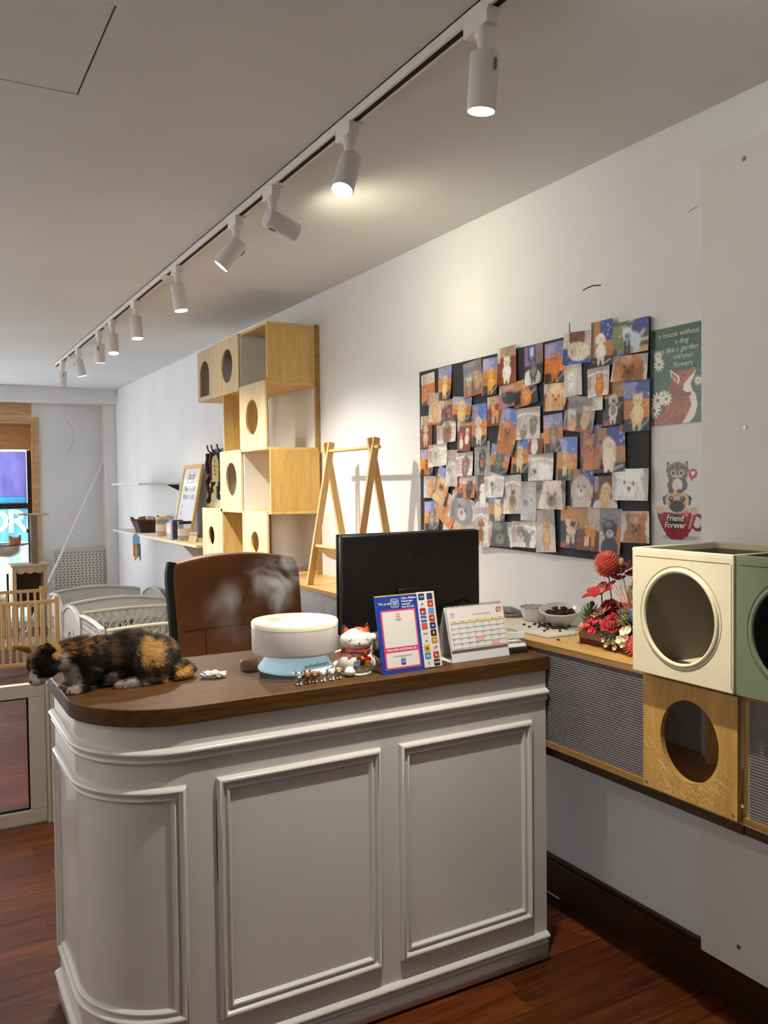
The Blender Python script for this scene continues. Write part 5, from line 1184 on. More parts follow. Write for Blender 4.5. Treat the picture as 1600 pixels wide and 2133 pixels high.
def build_mist():
    """vapour: a cloud mesh filled with uneven scattering volume"""
    V = MB()
    blobs = (((.945, 2.335, 1.202), (.034, .034, .046), 70), ((.960, 2.35, 1.245), (.062, .045, .08), 50), ((.985, 2.36, 1.295), (.10, .05, .075), 32), ((.92, 2.36, 1.285), (.09, .05, .07), 24),
             ((.85, 2.35, 1.245), (.10, .045, .07), 13), ((.79, 2.34, 1.20), (.09, .04, .08), 9), ((.80, 2.33, 1.13), (.09, .04, .07), 4))
    for c, r, k in blobs: V.ell(c, r, 16, 10)
    o = V.build('water_vapour', None)
    md = o.modifiers.new('merge', 'REMESH'); md.mode = 'VOXEL'; md.voxel_size = .012
    m = bpy.data.materials.new('vapour'); m.use_nodes = True; N, L = m.node_tree.nodes, m.node_tree.links
    N.remove(N['Principled BSDF']); vv = N.new('ShaderNodeVolumePrincipled'); vv.inputs['Color'].default_value = (.95, .93, .9, 1)
    tc = N.new('ShaderNodeTexCoord'); n = N.new('ShaderNodeTexNoise'); n.inputs['Scale'].default_value = 11; n.inputs['Detail'].default_value = 4; n.inputs['Roughness'].default_value = .6; n.inputs['Distortion'].default_value = 1.2
    mp = N.new('ShaderNodeMapping'); mp.inputs['Scale'].default_value = (1, 1, .75); L.new(tc.outputs['Object'], mp.inputs[0]); L.new(mp.outputs[0], n.inputs[0])
    r = N.new('ShaderNodeMapRange'); r.inputs['From Min'].default_value = .40; r.inputs['From Max'].default_value = .80; L.new(n.outputs[0], r.inputs[0])
    # soft puffs: densest over the outlet, thinning away from it
    acc = None
    for c, rr, k in blobs:
        sb = N.new('ShaderNodeVectorMath'); sb.operation = 'SUBTRACT'; sb.inputs[1].default_value = c; L.new(tc.outputs['Object'], sb.inputs[0])
        dv = N.new('ShaderNodeVectorMath'); dv.operation = 'DIVIDE'; dv.inputs[1].default_value = rr; L.new(sb.outputs[0], dv.inputs[0])
        ln = N.new('ShaderNodeVectorMath'); ln.operation = 'LENGTH'; L.new(dv.outputs[0], ln.inputs[0])
        f = N.new('ShaderNodeMapRange'); f.interpolation_type = 'SMOOTHSTEP'; f.inputs['From Min'].default_value = 1.; f.inputs['From Max'].default_value = .1; f.inputs['To Max'].default_value = k
        L.new(ln.outputs['Value'], f.inputs[0])
        if acc is None: acc = f.outputs[0]
        else: ad = N.new('ShaderNodeMath'); ad.operation = 'ADD'; L.new(acc, ad.inputs[0]); L.new(f.outputs[0], ad.inputs[1]); acc = ad.outputs[0]
    mu = N.new('ShaderNodeMath'); mu.operation = 'MULTIPLY'; L.new(r.outputs[0], mu.inputs[0]); L.new(acc, mu.inputs[1])
    L.new(mu.outputs[0], vv.inputs['Density']); L.new(vv.outputs[0], N['Material Output'].inputs['Volume'])
    o.data.materials.append(m); tag(o, 'thin white vapour rising from the humidifier', 'vapour', kind='stuff')
build_mist()

# six tiny pet figurines in a row
def figurine(x, y, body, face, ear, ears, lab, rz):
    t = thing('pet_figurine', lab, 'figurine', (x, y, ZT), rz, 'tiny pet figurines in a row')
    mb = pm('fig_'+body, body, .35, noise=.08, nscale=80); mf = pm('fig_'+face, face, .35)
    MB().ell((0, .003, .008), (.0095, .010, .009)).ell((0, 0, .014), (.007, .0065, .009)).build('body', mb, t)
    MB().ell((0, -.003, .0255), (.0105, .0095, .0090), 18, 12).build('head', mb, t)
    MB().ell((0, -.0105, .0232), (.0055, .0042, .0042), 12, 8).build('muzzle', mf, t)
    MB().ell((0, -.0146, .0242), (.0014, .0008, .001), 8, 6).build('nose', m_blackgl, t)
    for s in (-1, 1):
        MB().ell((s*.0042, -.0112, .0275), (.0012, .0008, .0014), 8, 6).build('eye', m_blackgl, t)
        MB().ell((s*.0048, -.0072, .0035), (.0034, .005, .0035), 10, 8).build('paw', mf, t)
        if ears == 'up': MB().lathe([(.0042, 0), (.003, .005), (0, .010)], 10, M=T(s*.0065, -.002, .0315) @ Ry(s*.35), sy=.5).build('ear', pm('fig_'+ear, ear, .4), t)
        else: MB().ell((s*.0105, -.002, .0245), (.003, .004, .0072), 10, 8, M=Ry(-s*.3)).build('ear', pm('fig_'+ear, ear, .4), t)
for a in ((.938, 2.168, '7c7c80', 'd8d8d8', '6c6c70', 'up', 'tiny grey and white husky figurine, leftmost in row'), (.965, 2.172, '8a5a34', 'a06c40', '7c4c2c', 'up', 'tiny brown pointed ear terrier figurine'),
          (.987, 2.172, '9a6c4a', 'c09468', '8a5c3c', 'down', 'tiny light brown poodle figurine'), (1.013, 2.172, 'e0dcd6', 'e8e4de', 'a04c24', 'down', 'tiny white dog figurine with rust red ears'),
          (1.040, 2.172, 'e0dcd0', 'eceae0', 'd8d0c4', 'up', 'tiny white cat figurine with pointed ears'), (1.064, 2.176, 'a89468', 'd0c09c', '6c5c38', 'down', 'tiny tan and brown pug figurine, rightmost in row')):
    figurine(*a, rz=-.25)

def build_lucky_cat():
    t = thing('lucky_cat', 'white ceramic beckoning lucky cat with red collar and bell', 'lucky cat', (1.142, 2.215, ZT), radians(-14)); t.scale = (1.06, 1.06, 1.07)
    m_c = pm('white_ceramic', 'ece6dc', .12, noise=.02, coat=.5)
    def remesh(mb, name, mat, vox=.0022, it=6):
        o = mb.build(name, mat, t); md = o.modifiers.new('r', 'REMESH'); md.mode = 'VOXEL'; md.voxel_size = vox; md.use_smooth_shade = True
        s_ = o.modifiers.new('s', 'SMOOTH'); s_.iterations = it; s_.factor = .5; return o
    B = MB(); B.ell((0, .004, .033), (.052, .044, .034), 28, 18); B.ell((.03, .01, .026), (.038, .03, .024), 20, 12); B.ell((0, .002, .055), (.034, .031, .030), 24, 14); B.ell((-.052, .012, .024), (.014, .012, .012))
    B.ell((-.026, -.034, .012), (.016, .016, .012), 16, 10); B.lathe([(.044, 0), (.044, .006)], 28, (0, .004, 0))
    B.tube([(.036, .0, .055), (.046, -.004, .075), (.047, -.006, .093)], [.013, .011, .011], 14); B.ell((.047, -.008, .098), (.0125, .012, .012), 16, 10)
    remesh(B, 'body', m_c)
    H = MB(); H.ell((0, -.004, .094), (.046, .036, .031), 32, 20); H.ell((0, -.016, .088), (.036, .026, .020), 24, 14)
    remesh(H, 'head', m_c)
    m_or = pm('ceramic_orange', 'c8602a', .15, coat=.5); m_br = pm('ceramic_brown', '4a1c12', .15, coat=.5)
    for s in (-1, 1):
        e = MB().lathe([(.014, 0), (.010, .010), (.004, .020), (0, .023)], 16, M=T(s*.028, 0, .114) @ Ry(s*.25), sy=.55).build('ear', m_br, t)
        o = MB().lathe([(.009, 0), (.006, .008), (0, .016)], 12, M=T(s*.028, -.006, .115) @ Ry(s*.25) , sy=.3).build('inner_ear', m_or, e); o.parent = e
    MB().ell((.016, -.002, .117), (.022, .022, .0095), 20, 10, M=Ry(.32)).build('forehead_patch', m_or, t)
    m_ink2 = pm('ceramic_black', '1c1818', .3)
    for s in (-1, 1):
        MB().tube([(s*.018-.009+.018*i/8, -.0372+.0016*abs(s*.018-.009+.018*i/8)/.027*2, .096+.0045*sin(pi*i/8)) for i in range(9)], .0007, 5).build('closed_eye', m_ink2, t)
        MB().tube([(s*.0068-.0068+.0136*i/8, -.0422+.001*abs(i-4)*.3, .0860-.0035*sin(pi*i/8)) for i in range(9)], .0007, 5).build('mouth_line', m_ink2, t)
        for k in range(2): MB().tube([(s*.032, -.0275, .088+.005*k), (s*.040, -.018, .0875+.007*k)], .0006, 5).build('whisker', m_or, t)
    MB().ell((0, -.0415, .0905), (.003, .0016, .002), 10, 6).build('nose', m_or, t)
    m_rd = pm('red_cord', 'b4261c', .6, noise=.3, nscale=200, bump=.5, bscale=500); m_gd = pm('gold', 'c89a30', .2, metal=.9, noise=.1)
    MB().tube([(.0375*cos(2*pi*i/36), -.002+.0335*sin(2*pi*i/36), .0655+.002*sin(2*pi*i/36*9)) for i in range(36)], .0042, 8, closed=True).build('collar', m_rd, t)
    MB().tube([(-.037, .0, .066), (-.046, -.008, .058), (-.050, -.010, .046)], .0036, 8).build('collar_tassel', m_rd, t)
    MB().ell((.018, -.0335, .061), .0058, 14, 10).build('bell', m_gd, t)
    # painted flowers and coin on the belly
    def dot(x, z, r, mat, name='painted_flower'):
        y = .004-.044*sqrt(max(.05, 1-(x/.054)**2-((z-.033)/.036)**2*.8))-.0012
        for k in range(5): a = 2*pi*k/5; MB().ell((x+r*.55*cos(a), y, z+r*.55*sin(a)), (r*.5, .0012, r*.5), 10, 6).build(name, mat, t)
    mr, mbl, mg, mp_ = pm('glaze_red', 'b42c20', .15), pm('glaze_blue', '6c8ca8', .15), pm('glaze_gold', 'b8923c', .2, metal=.6), pm('glaze_pink', 'd07468', .15)
    for x, z, r, m_ in ((-.024, .052, .006, mp_), (.0, .047, .009, mr), (.012, .040, .009, mr), (.020, .049, .007, mr), (-.006, .034, .011, mbl), (.010, .027, .010, mg), (.026, .030, .009, mg), (.028, .043, .008, mr), (-.010, .022, .006, mg)):
        dot(x, z, r, m_)
    MB().ell((-.002, -.040, .050), (.0055, .0015, .0065), 14, 8).build('coin', m_gd, t)
    for i, ch in enumerate('福千客万来'[:1]): text('painted_character', '福', .016, m_ink2, t, T(.008, -.0425, .036) @ FACE, .0008)
    for i, ch in enumerate('千客万来'): text('painted_character', ch, .0085, m_ink2, t, T(.0478, -.0185, .088-.0075*i) @ FACE, .0008)
    for k in (-1, 0, 1): MB().tube([(-.026+k*.006, -.0502, .010), (-.026+k*.006, -.0475, .016)], .0006, 5).build('toe_line', m_ink2, t)
build_lucky_cat()

def build_qr_stand():
    t = thing('payment_sign', 'blue and pink payment card stand with app logos', 'sign stand', (1.30, 2.150, ZT), radians(2)); L_ = Rx(radians(-11))
    m_bl, m_pk, m_wh = pm('print_blue', '1c3f9c', .35), pm('print_pink', 'd4486c', .35), pm('print_white', 'dcd6d0', .4)
    m_acr = MATS['clear_acrylic']; fr = L_ @ T(0, -.0012, 0)
    MB().box(-.107, .040, -.001, .004, 0, .226, M=L_).build('main_card', m_bl, t, smooth=0)
    MB().box(.040, .104, -.0012, .004, .003, .230, M=L_).build('side_card', m_wh, t, smooth=0, bevel=.001)
    def rr(x0, x1, z0, z1, mat, d, name, r=.004):
        pts = []
        for cx, cz, a0 in ((x1-r, z1-r, 0), (x0+r, z1-r, pi/2), (x0+r, z0+r, pi), (x1-r, z0+r, 1.5*pi)):
            pts += [(cx+r*cos(a0+pi/2*i/4), cz+r*sin(a0+pi/2*i/4)) for i in range(5)]
        return MB().prism(pts, 0, .0003, M=L_ @ T(0, -.0012-d, 0) @ Rx(pi/2)).build(name, mat, t, smooth=0)
    rr(-.094, .029, .012, .185, m_pk, 0, 'pink_frame', .003)
    rr(-.089, .024, .075, .180, m_wh, .0004, 'code_panel'); rr(-.089, .024, .017, .060, m_wh, .0004, 'footer_panel')
    MB().prism([(-.107, .2262), (.040, .2262), (.040, .2292), (-.107, .2292)], -.004, .001, M=L_ @ Rx(pi/2)).build('top_strip', pm('strip_yellow', 'd8a03c', .4, col2='e0c860', nscale=20), t, smooth=0)
    def tx(s, x, z, sz, mat, bold=.0, align='CENTER', d=.0009): text('lettering', s, sz, mat, t, L_ @ T(x, -.0012-d, z) @ FACE, .0002, align, bold=bold)
    m_w2, m_ye, m_bk = pm('ink_white', 'f0ece8', .5), pm('ink_yellow', 'e8d888', .5), pm('ink_black', '2c2826', .5)
    tx('We prefer', -.075, .204, .0105, m_ye); 
    rr(-.054, -.027, .191, .217, m_w2, .0002, 'app_icon', .005); rr(-.0528, -.0282, .1922, .2158, m_bl, .0005, 'app_icon', .0045)
    tx("Touch", -.0405, .2095, .0080, m_w2, .0001, d=.0011); tx("'nGO", -.0405, .2025, .0085, m_w2, .0001, d=.0011); tx('eWallet', -.0405, .1958, .0055, m_ye, d=.0011)
    for i, s in enumerate(('Other eWallets', '& bank apps', 'accepted.', 'Scan this QR.')): tx(s, -.017, .2165-.0085*i, .0082, m_w2, .0001, 'LEFT')
    MB().lathe([(.0065, 0), (.0065, .0004)], 20, M=L_ @ T(-.034, -.0017, .168) @ FACE).build('logo_mark', m_pk, t); MB().lathe([(.0038, .0004), (.0038, .0007)], 16, M=L_ @ T(-.034, -.0017, .168) @ FACE).build('logo_mark', m_w2, t); MB().lathe([(.0015, .0007), (.0015, .0009)], 12, M=L_ @ T(-.034, -.0017, .168) @ FACE).build('logo_mark', m_pk, t)
    tx('DuitNow', -.034, .1565, .0062, m_bk); tx('QR', -.034, .1515, .004, m_bk)
    tx('MALAYSIA NATIONAL QR', -.0325, .0675, .0088, m_w2, .0001)
    tx('A new and better way of accepting payments', -.0325, .049, .0036, m_bk); tx('Powered by', -.0325, .0445, .003, m_bk)
    rr(-.0405, -.0245, .022, .040, m_bl, .0007, 'app_icon', .003); tx("Touch", -.0325, .0345, .0048, m_w2, d=.0013); tx("'nGO", -.0325, .0295, .005, m_w2, d=.0013)
    ic = [('1c2c58', "TnG"), ('28346c', ''), ('d8d4d0', 'A'), ('b83424', 'ap'), ('8a2430', 'go'), ('5c94c8', ''), ('2c64a4', 'bigpay'), ('b82c30', '<3'), ('c0564c', ''), ('1c3464', 'citi'), ('d8d4d0', 'Grab'), ('3c1c20', 'B'),
          ('d8d4d0', 'H'), ('b8862c', 'O'), ('d0a02c', 'M'), ('d8d4d0', 'UP'), ('4c84b4', 'mi'), ('b8342c', 'Pay'), ('d8d4d0', 'S'), ('20243c', 'UOB')]
    for i, (cc, s) in enumerate(ic):
        x = .056+.030*(i % 2); z = .2155-.0222*(i//2)
        rr(x-.0105, x+.0105, z-.0098, z+.0098, pm('icon_'+cc, cc, .4), .0002, 'app_icon', .003)
        lightbg = cc in ('d8d4d0',); 
        if s: tx(s, x, z, .0115 if len(s) < 3 else .0075, {'Grab': pm('ink_green', '3c7c4c', .5), 'M': m_bk, 'ap': m_ye}.get(s, m_bk if lightbg else m_w2), .0001)
    MB().box(-.02, .02, .0, .0015, 0, .15, M=T(0, .048, 0) @ Rx(radians(-2))).box(-.02, .02, .004, .048, 0, .0015).build('easel_back', m_bk, t, smooth=0)
build_qr_stand()

def build_calendar():
    t = thing('desk_calendar', 'white spiral bound desk calendar showing month 07', 'calendar', (1.568, 2.215, ZT), radians(1.5))
    m_p, m_pb, m_g = pm('paper', 'dedad6', .6, noise=.02), pm('card_white', 'd2ced0', .6), pm('card_grey', 'b6b4b8', .7)
    w = .112; lean = radians(-16); hz = .172
    MB().box(-w, w, -.0015, .0, 0, hz, M=T(0, -.035, 0) @ Rx(lean)).build('front_board', m_pb, t, smooth=0)
    MB().box(-w, w, 0, .0015, 0, hz, M=T(0, .058, 0) @ Rx(radians(16))).build('rear_board', m_g, t, smooth=0)
    MB().box(-w, w, -.035, .058, 0, .0015).build('bottom_board', m_pb, t, smooth=0)
    F_ = T(0, -.0385, 0) @ Rx(lean)
    for k in range(5):
        MB().box(-w+.001, w-.001-.0004*k, -.0008-.0009*k, -.0002-.0009*k, .032+.0015*k, hz-.004, M=F_ @ Rx(radians(.5*k))).build('page', m_p, t, smooth=0)
    G = F_ @ Rx(radians(2.0)) @ T(0, -.0048, 0)
    m_pk, m_ln, m_ye, m_bk, m_or = pm('cal_pink', 'c83c5c', .6), pm('cal_line', '8c8884', .7), pm('cal_yellow', 'e4d49c', .6), pm('cal_ink', '4a4646', .7), pm('cal_orange', 'e0a890', .6)
    def tx(s, x, z, sz, m_, b=0.): text('lettering', s, sz, m_, t, G @ T(x, -.0006, z) @ FACE, .0001, bold=b)
    tx('07', .090, .150, .022, m_pk, .0006); tx('2025', -.092, .150, .008, m_pk); tx('JULY', -.092, .141, .007, m_pk); tx('School Holiday   Public Holiday', .02, .1435, .0055, m_pk)
    MB().box(-.104, .104, -.0004, 0, .120, .1285, M=G).build('weekday_bar', m_ye, t, smooth=0)
    for i, s in enumerate(('SUN', 'MON', 'TUE', 'WED', 'THU', 'FRI', 'SAT')): tx(s, -.089+.0297*i, .1242, .006, m_bk)
    MB().box(.0150-.030, .0150, -.0005, 0, .0575, .0735, M=G).build('marked_day', m_or, t, smooth=0); MB().box(.0446, .0742, -.0005, 0, .0420, .0575, M=G).build('marked_day', m_or, t, smooth=0)
    for i in range(8): MB().box(-.104+.0297*i-.0003, -.104+.0297*i+.0003, -.0007, 0, .042, .1285, M=G).build('grid_line', m_ln, t, smooth=0)
    for i in range(6): MB().box(-.104, .104, -.0007, 0, .042+.0156*i-.0003, .042+.0156*i+.0003, M=G).build('grid_line', m_ln, t, smooth=0)
    d = 1
    for rw in range(5):
        for cl in range(7):
            if rw == 0 and cl < 2 or d > 31: continue
            tx(str(d), -.099+.0297*cl, .1165-.0156*rw, .0055, m_pk if cl == 0 else m_bk); d += 1
    zc, yc = hz*cos(lean)-.002, -.0385+hz*sin(-lean)-.002
    for i in range(26):
        x = -.105+.0084*i
        MB().tube([(x, yc+.0085*cos(2*pi*k/12), zc+.0065*sin(2*pi*k/12)) for k in range(12)], .0009, 5, closed=True).build('wire_ring', m_metal, t)
build_calendar()

def build_terminal():
    t = thing('card_terminal', 'white card payment terminal behind the calendar on counter', 'card reader', (1.735, 2.285, ZT), radians(-8))
    m_w, m_d = pm('terminal_white', 'cfccc8', .4, noise=.03), pm('terminal_dark', '2a2a2e', .3)
    MB().prism([(-.09, 0), (.09, 0), (.085, .035), (-.09, .018)], -.042, .042, M=Rz(pi/2) @ Rx(pi/2)).build('lower_body', m_d, t, bevel=.004)
    MB().prism([(-.088, .017), (.088, .033), (.086, .050), (-.075, .030)], -.041, .041, M=Rz(-pi/2+pi) @ Rx(pi/2)).build('upper_body', m_w, t, bevel=.005)
    MB().box(-.036, .036, -.092, -.086, .022, .047, M=Rx(-.25)).build('front_face', m_w, t, bevel=.003)
    for k in (1, 2, 3): MB().tube([(-.008+.005*k*cos(a), -.096, .040+.005*k*sin(a)) for a in [-.7+1.4*i/8 for i in range(9)]], .0006, 5).build('contactless_symbol', m_d, t)
    MB().box(-.03, .03, -.02, .06, .0, .002, M=T(0, 0, .045) @ Rx(.10)).build('screen', m_blackgl, t, smooth=0)
    t2 = thing('cable', 'black cables lying on counter behind the payment sign', 'cable', (1.3, 2.42, ZT))
    MB().tube([(1.24, 2.34, ZT+.008), (1.27, 2.37, ZT+.006), (1.30, 2.38, ZT+.02), (1.40, 2.43, ZT+.006), (1.55, 2.36, ZT+.006), (1.66, 2.35, ZT+.006)], .0055, 8).build('power_lead', m_black, t2, world=True)
    MB().tube([(1.25, 2.36, ZT+.005), (1.29, 2.40, ZT+.005), (1.36, 2.38, ZT+.012), (1.46, 2.365, ZT+.005)], .004, 8).build('signal_lead', m_black, t2, world=True)
    MB().box(1.26, 1.32, 2.37, 2.41, ZT, ZT+.03).build('adapter_block', m_black, t2, world=True, bevel=.004)
build_terminal()
# crumpled tissue
def build_tissue():
    r = np.random.default_rng(3); bm = bmesh.new(); bmesh.ops.create_icosphere(bm, subdivisions=3, radius=1)
    for v in bm.verts:
        k = 1+.28*sin(7*v.co.x+3*v.co.y)*cos(6*v.co.z+5*v.co.x)+r.uniform(-.16, .16)
        v.co = Vector((v.co.x*.034*k, v.co.y*.017*k, (v.co.z*.5+.5)*.022*k if v.co.z > -.9 else 0))
    for v in bm.verts: v.co.z = max(0, v.co.z-.003)
    me = bpy.data.meshes.new('crumpled_tissue'); bm.to_mesh(me); bm.free(); me.materials.append(pm('tissue', 'd8d6d4', .85, noise=.05))
    o = bpy.data.objects.new('crumpled_tissue', me); COL.objects.link(o); o.location = (.762, 2.385, ZT); o.rotation_euler = (0, 0, -.3); tag(o, 'crumpled white tissue lying on the countertop', 'tissue')
    o = MB().ell((.918, 2.30, ZT+.001), (.0022, .002, .001), 8, 6).build('crumb', m_white_pl); tag(o, 'tiny white crumb on the countertop', 'crumb')
build_tissue()

# ================================================================ feeding corner and flowers on the wall shelf
ZS = 1.0317
def build_feeding():
    m_wc = pm('white_dish', 'd6d2cc', .25, noise=.02, coat=.3); m_kb = pm('kibble', '3c2012', .75, noise=.3, nscale=100, bump=.4, bscale=200)
    o = MB().prism([(1.85, 2.195), (2.09, 2.195), (2.09, 2.72), (1.85, 2.72)], ZS, ZS+.004).build('feeding_mat', pm('mat_blue', 'a8bcc0', .9), smooth=0, bevel=.0015); tag(o, 'pale blue edged pet feeding mat on wall shelf', 'mat')
    MB().prism([(1.862, 2.207), (2.085, 2.207), (2.085, 2.71), (1.862, 2.71)], ZS+.004, ZS+.005).build('quilted_top', pm('mat_cream', 'c8bfae', .95, noise=.06, nscale=40, bump=.6, bscale=120), o, smooth=0)
    z = ZS+.0052
    # scalloped bowl
    t = thing('scalloped_bowl', 'white bowl with scalloped dark rimmed edge on feeding mat', 'bowl', (2.035, 2.485, z)); n = 64
    rings = [(.036, 0, 0), (.040, .003, .0), (.050, .028, .0), (.055, .048, .004), (.052, .047, .004), (.047, .028, 0), (.036, .006, 0), (0.001, .006, 0)]
    V = [((r_+.0012*cos(12*2*pi*k/n))*cos(2*pi*k/n), (r_+.0012*cos(12*2*pi*k/n))*sin(2*pi*k/n), zz+s*abs(cos(6*2*pi*k/n))) for r_, zz, s in rings for k in range(n)]
    MB().add(V, [(i*n+k, i*n+(k+1) % n, (i+1)*n+(k+1) % n, (i+1)*n+k) for i in range(len(rings)-1) for k in range(n)]).build('bowl', m_wc, t)
    MB().tube([(.0545*cos(2*pi*k/n), .0545*sin(2*pi*k/n), .0485+.004*abs(cos(6*2*pi*k/n))) for k in range(n)], .0009, 5, closed=True).build('painted_rim', pm('rim_line', '3c3c40', .4), t)
    # kibble bowl, tilted
    t = thing('kibble_bowl', 'white oval bowl of brown kibble beside flowers', 'bowl', (2.03, 2.335, z))
    M = T(0, 0, .012) @ Rx(.10) @ Ry(-.16)
    MB().lathe([(0, -.004), (.03, -.004), (.045, .012), (.064, .045), (.072, .050), (.070, .053), (.060, .046), (.042, .014), (0, .004)], 40, M=M, sy=1.1).build('bowl', m_wc, t)
    r = random.Random(8); H = MB().sheet(lambda u, v: (.053*sqrt(u)*cos(2*pi*v), .056*sqrt(u)*sin(2*pi*v), .034+.008*(1-u)), 6, 20, M=M).build('kibble_bed', m_kb, t)
    def pellet(c, mb): 
        a = r.uniform(0, 6.3); mb.ell(c, (.0062, .0048, .0034), 8, 5, M=Rz(a) @ Rx(r.uniform(-.5, .5)))
    for i in range(46):
        a, q = r.uniform(0, 6.28), .05*sqrt(r.random()); K = MB(); pellet((0, 0, 0), K)
        o = K.build('kibble', m_kb, t); o.location = M @ Vector((q*cos(a), q*sin(a)*1.05, .042+.006*(1-q/.05)))
    K = MB(); pellet((0, 0, .003), K); proto = None
    spots = [(1.985+r.gauss(0, .022), 2.335+r.gauss(0, .038)) for i in range(46)] + [(1.915, 2.372), (1.908, 2.282), (1.853, 2.147), (1.93, 2.42), (1.95, 2.25), (2.0, 2.42)]
    for i, (x, y) in enumerate(spots):
        zz = z if y > 2.195 else ZS
        if proto is None: o = proto = K.build('spilled_kibble', m_kb)
        else: o = proto.copy(); COL.objects.link(o)
        if (x-2.03)**2+(y-2.335)**2 < .040**2: x -= .055
        o.location = (min(x, 2.08), y, zz+.0005+(.004 if i % 3 == 0 and i < 40 else 0)); o.rotation_euler = (0, 0, r.uniform(0, 6)); 
        tag(o, 'brown kibble pellet spilled on the feeding mat below kibble bowl' if y > 2.195 else 'single brown kibble pellet on bare plywood edge of wall shelf', 'kibble', 'spilled kibble pellets' if y > 2.195 else None)
    bpy.data.objects
    t = thing('flat_dish', 'shallow white dish with grey interior behind the calendar', 'dish', (2.03, 2.635, z))
    MB().lathe([(0, 0), (.045, 0), (.062, .012), (.064, .014), (.058, .011), (.042, .004), (0, .004)], 36).build('dish', m_wc, t)
    o = MB().box(-.04, .04, -.03, .03, .006, .03, M=Rz(.4) @ Ry(.3)).build('wet_wipe', pm('wipe_grey', '9a9a9c', .8, noise=.1), t, bevel=.008)
build_feeding()

def build_flowers():
    t = thing('flower_arrangement', 'red and pink artificial flower arrangement in maroon box', 'flowers', (1.945, 1.955, ZS))
    R_ = random.Random(11)
    m_rd, m_dr, m_co = pm('petal_red', 'b4202c', .55, noise=.2, nscale=60), pm('petal_maroon', '5c1018', .6, noise=.2, nscale=60), pm('petal_coral', 'e0705e', .6, noise=.2, nscale=80)
    m_pk, m_ye, m_gr, m_dg = pm('petal_peach', 'e0a48c', .6, noise=.15, nscale=60), pm('petal_ivory', 'e4dcbc', .6, noise=.1), pm('leaf_green', '5c6c40', .6, noise=.25, nscale=40), pm('leaf_dark', '39402c', .6, noise=.25)
    m_sg = pm('sage_spike', '8c8c68', .6, noise=.2)
    MB().box(-.052, .052, -.14, .135, 0, .05).build('box', pm('box_maroon', '641622', .5, noise=.1), t, smooth=0, bevel=.001)
    MB().box(-.0532, .0532, -.1412, .1362, .017, .041).build('ribbon_band', pm('ribbon_taupe', '9a7468', .4, noise=.1), t, smooth=0)
    MB().box(-.048, .048, -.135, .13, .050, .056).build('foam', m_dg, t, smooth=0)
    def petal(w, l, cup, M, mb, tip=.5):
        def f(u, v):
            s = (u-.5)*2; ww = w*sin(pi*min(1, v*.86+.10))**.8
            return (s*ww, l*v, cup*l*(v*v)*1.0 + .25*w*s*s)
        mb.sheet(f, 4, 5, M=M)
    def pompon(c, r_, mat, name, n=160, l=.30):
        mb = MB().ell(c, r_*.72, 12, 8)
        for i in range(n):
            z = 1-2*(i+.5)/n; a = i*2.39996; d = Vector((sqrt(1-z*z)*cos(a), sqrt(1-z*z)*sin(a), z)); q = d.to_track_quat('Y', 'Z').to_matrix().to_4x4()
            petal(r_*.11, r_*l*1.4, .35, T(*(Vector(c)+d*r_*.66)) @ q, mb)
        return mb.build(name, mat, t, solid=.0006)
    def rose(c, r_, mat, name, tilt=(0, 0)):
        mb = MB(); 
        for ring, (n, k, ang) in enumerate(((3, .35, 1.35), (5, .6, 1.05), (6, .9, .7), (7, 1.15, .35))):
            for i in range(n):
                M = T(*c) @ Rx(tilt[0]) @ Ry(tilt[1]) @ Rz(2*pi*i/n+ring*.5) @ T(0, r_*.10*ring, 0) @ Rx(ang)
                petal(r_*.42*(.7+.2*ring), r_*.72*k+.1*r_, .5 if ring < 2 else -.1, M, mb)
        return mb.build(name, mat, t, solid=.0008)
    def leaf(p, d, l, w, mat=None):
        d = Vector(d).normalized(); q = d.to_track_quat('Y', 'Z').to_matrix().to_4x4(); mb = MB(); petal(w, l, .15, T(*p) @ q, mb); return mb.build('leaf', mat or m_gr, t, solid=.0006)
    def P(x, y, z): return (x-1.945, y-1.955, z-ZS)
    # tall coral pompon on a dark stem, maroon orchids, red lily
    pc = P(1.905, 1.975, 1.293); pompon(pc, .042, m_co, 'pompon_flower', 220, .26)
    MB().tube([pc, P(1.91, 1.965, 1.20), P(1.915, 1.95, 1.08)], .0018, 6).build('stem', m_dg, t)
    lc = P(1.89, 1.985, 1.198); mb = MB()
    for i in range(6): petal(.021, .060, -.22, T(*lc) @ Ry(-.45) @ Rx(-.15) @ Rz(2*pi*i/6) @ Rx(.5), mb)
    mb.build('lily_flower', m_rd, t, solid=.0008); MB().tube([lc, P(1.895, 1.98, 1.09)], .002, 6).build('stem', m_dg, t)
    for k in range(4): MB().tube([lc, (lc[0]-.004+.006*k, lc[1]+.01-.006*k, lc[2]+.038)], .0006, 4).build('stamen', m_ye, t)
    for k, (x, y, z) in enumerate(((1.93, 1.935, 1.275), (1.925, 1.905, 1.285), (1.93, 1.89, 1.262), (1.92, 1.945, 1.245), (1.94, 1.87, 1.29))):
        mb = MB(); 
        for i in range(5): petal(.017, .027, .1, T(*P(x, y, z)) @ Ry(-.9+.3*k) @ Rz(2*pi*i/5+k) @ Rx(.3), mb)
        mb.build('orchid_flower', m_dr if k % 2 else pm('petal_wine', '7c1c26', .55, noise=.2), t, solid=.0008)
    MB().tube([P(1.935, 1.90, 1.06), P(1.93, 1.905, 1.18), P(1.93, 1.89, 1.26)], .002, 6).build('stem', m_gr, t); MB().tube([P(1.93, 1.905, 1.17), P(1.93, 1.935, 1.26)], .0014, 6).build('stem', m_gr, t)
    MB().ell(P(1.905, 1.915, 1.305), (.0085, .0085, .013), 12, 8).build('seed_head', pm('seed_tan', 'a08c64', .8, noise=.3, nscale=120), t)
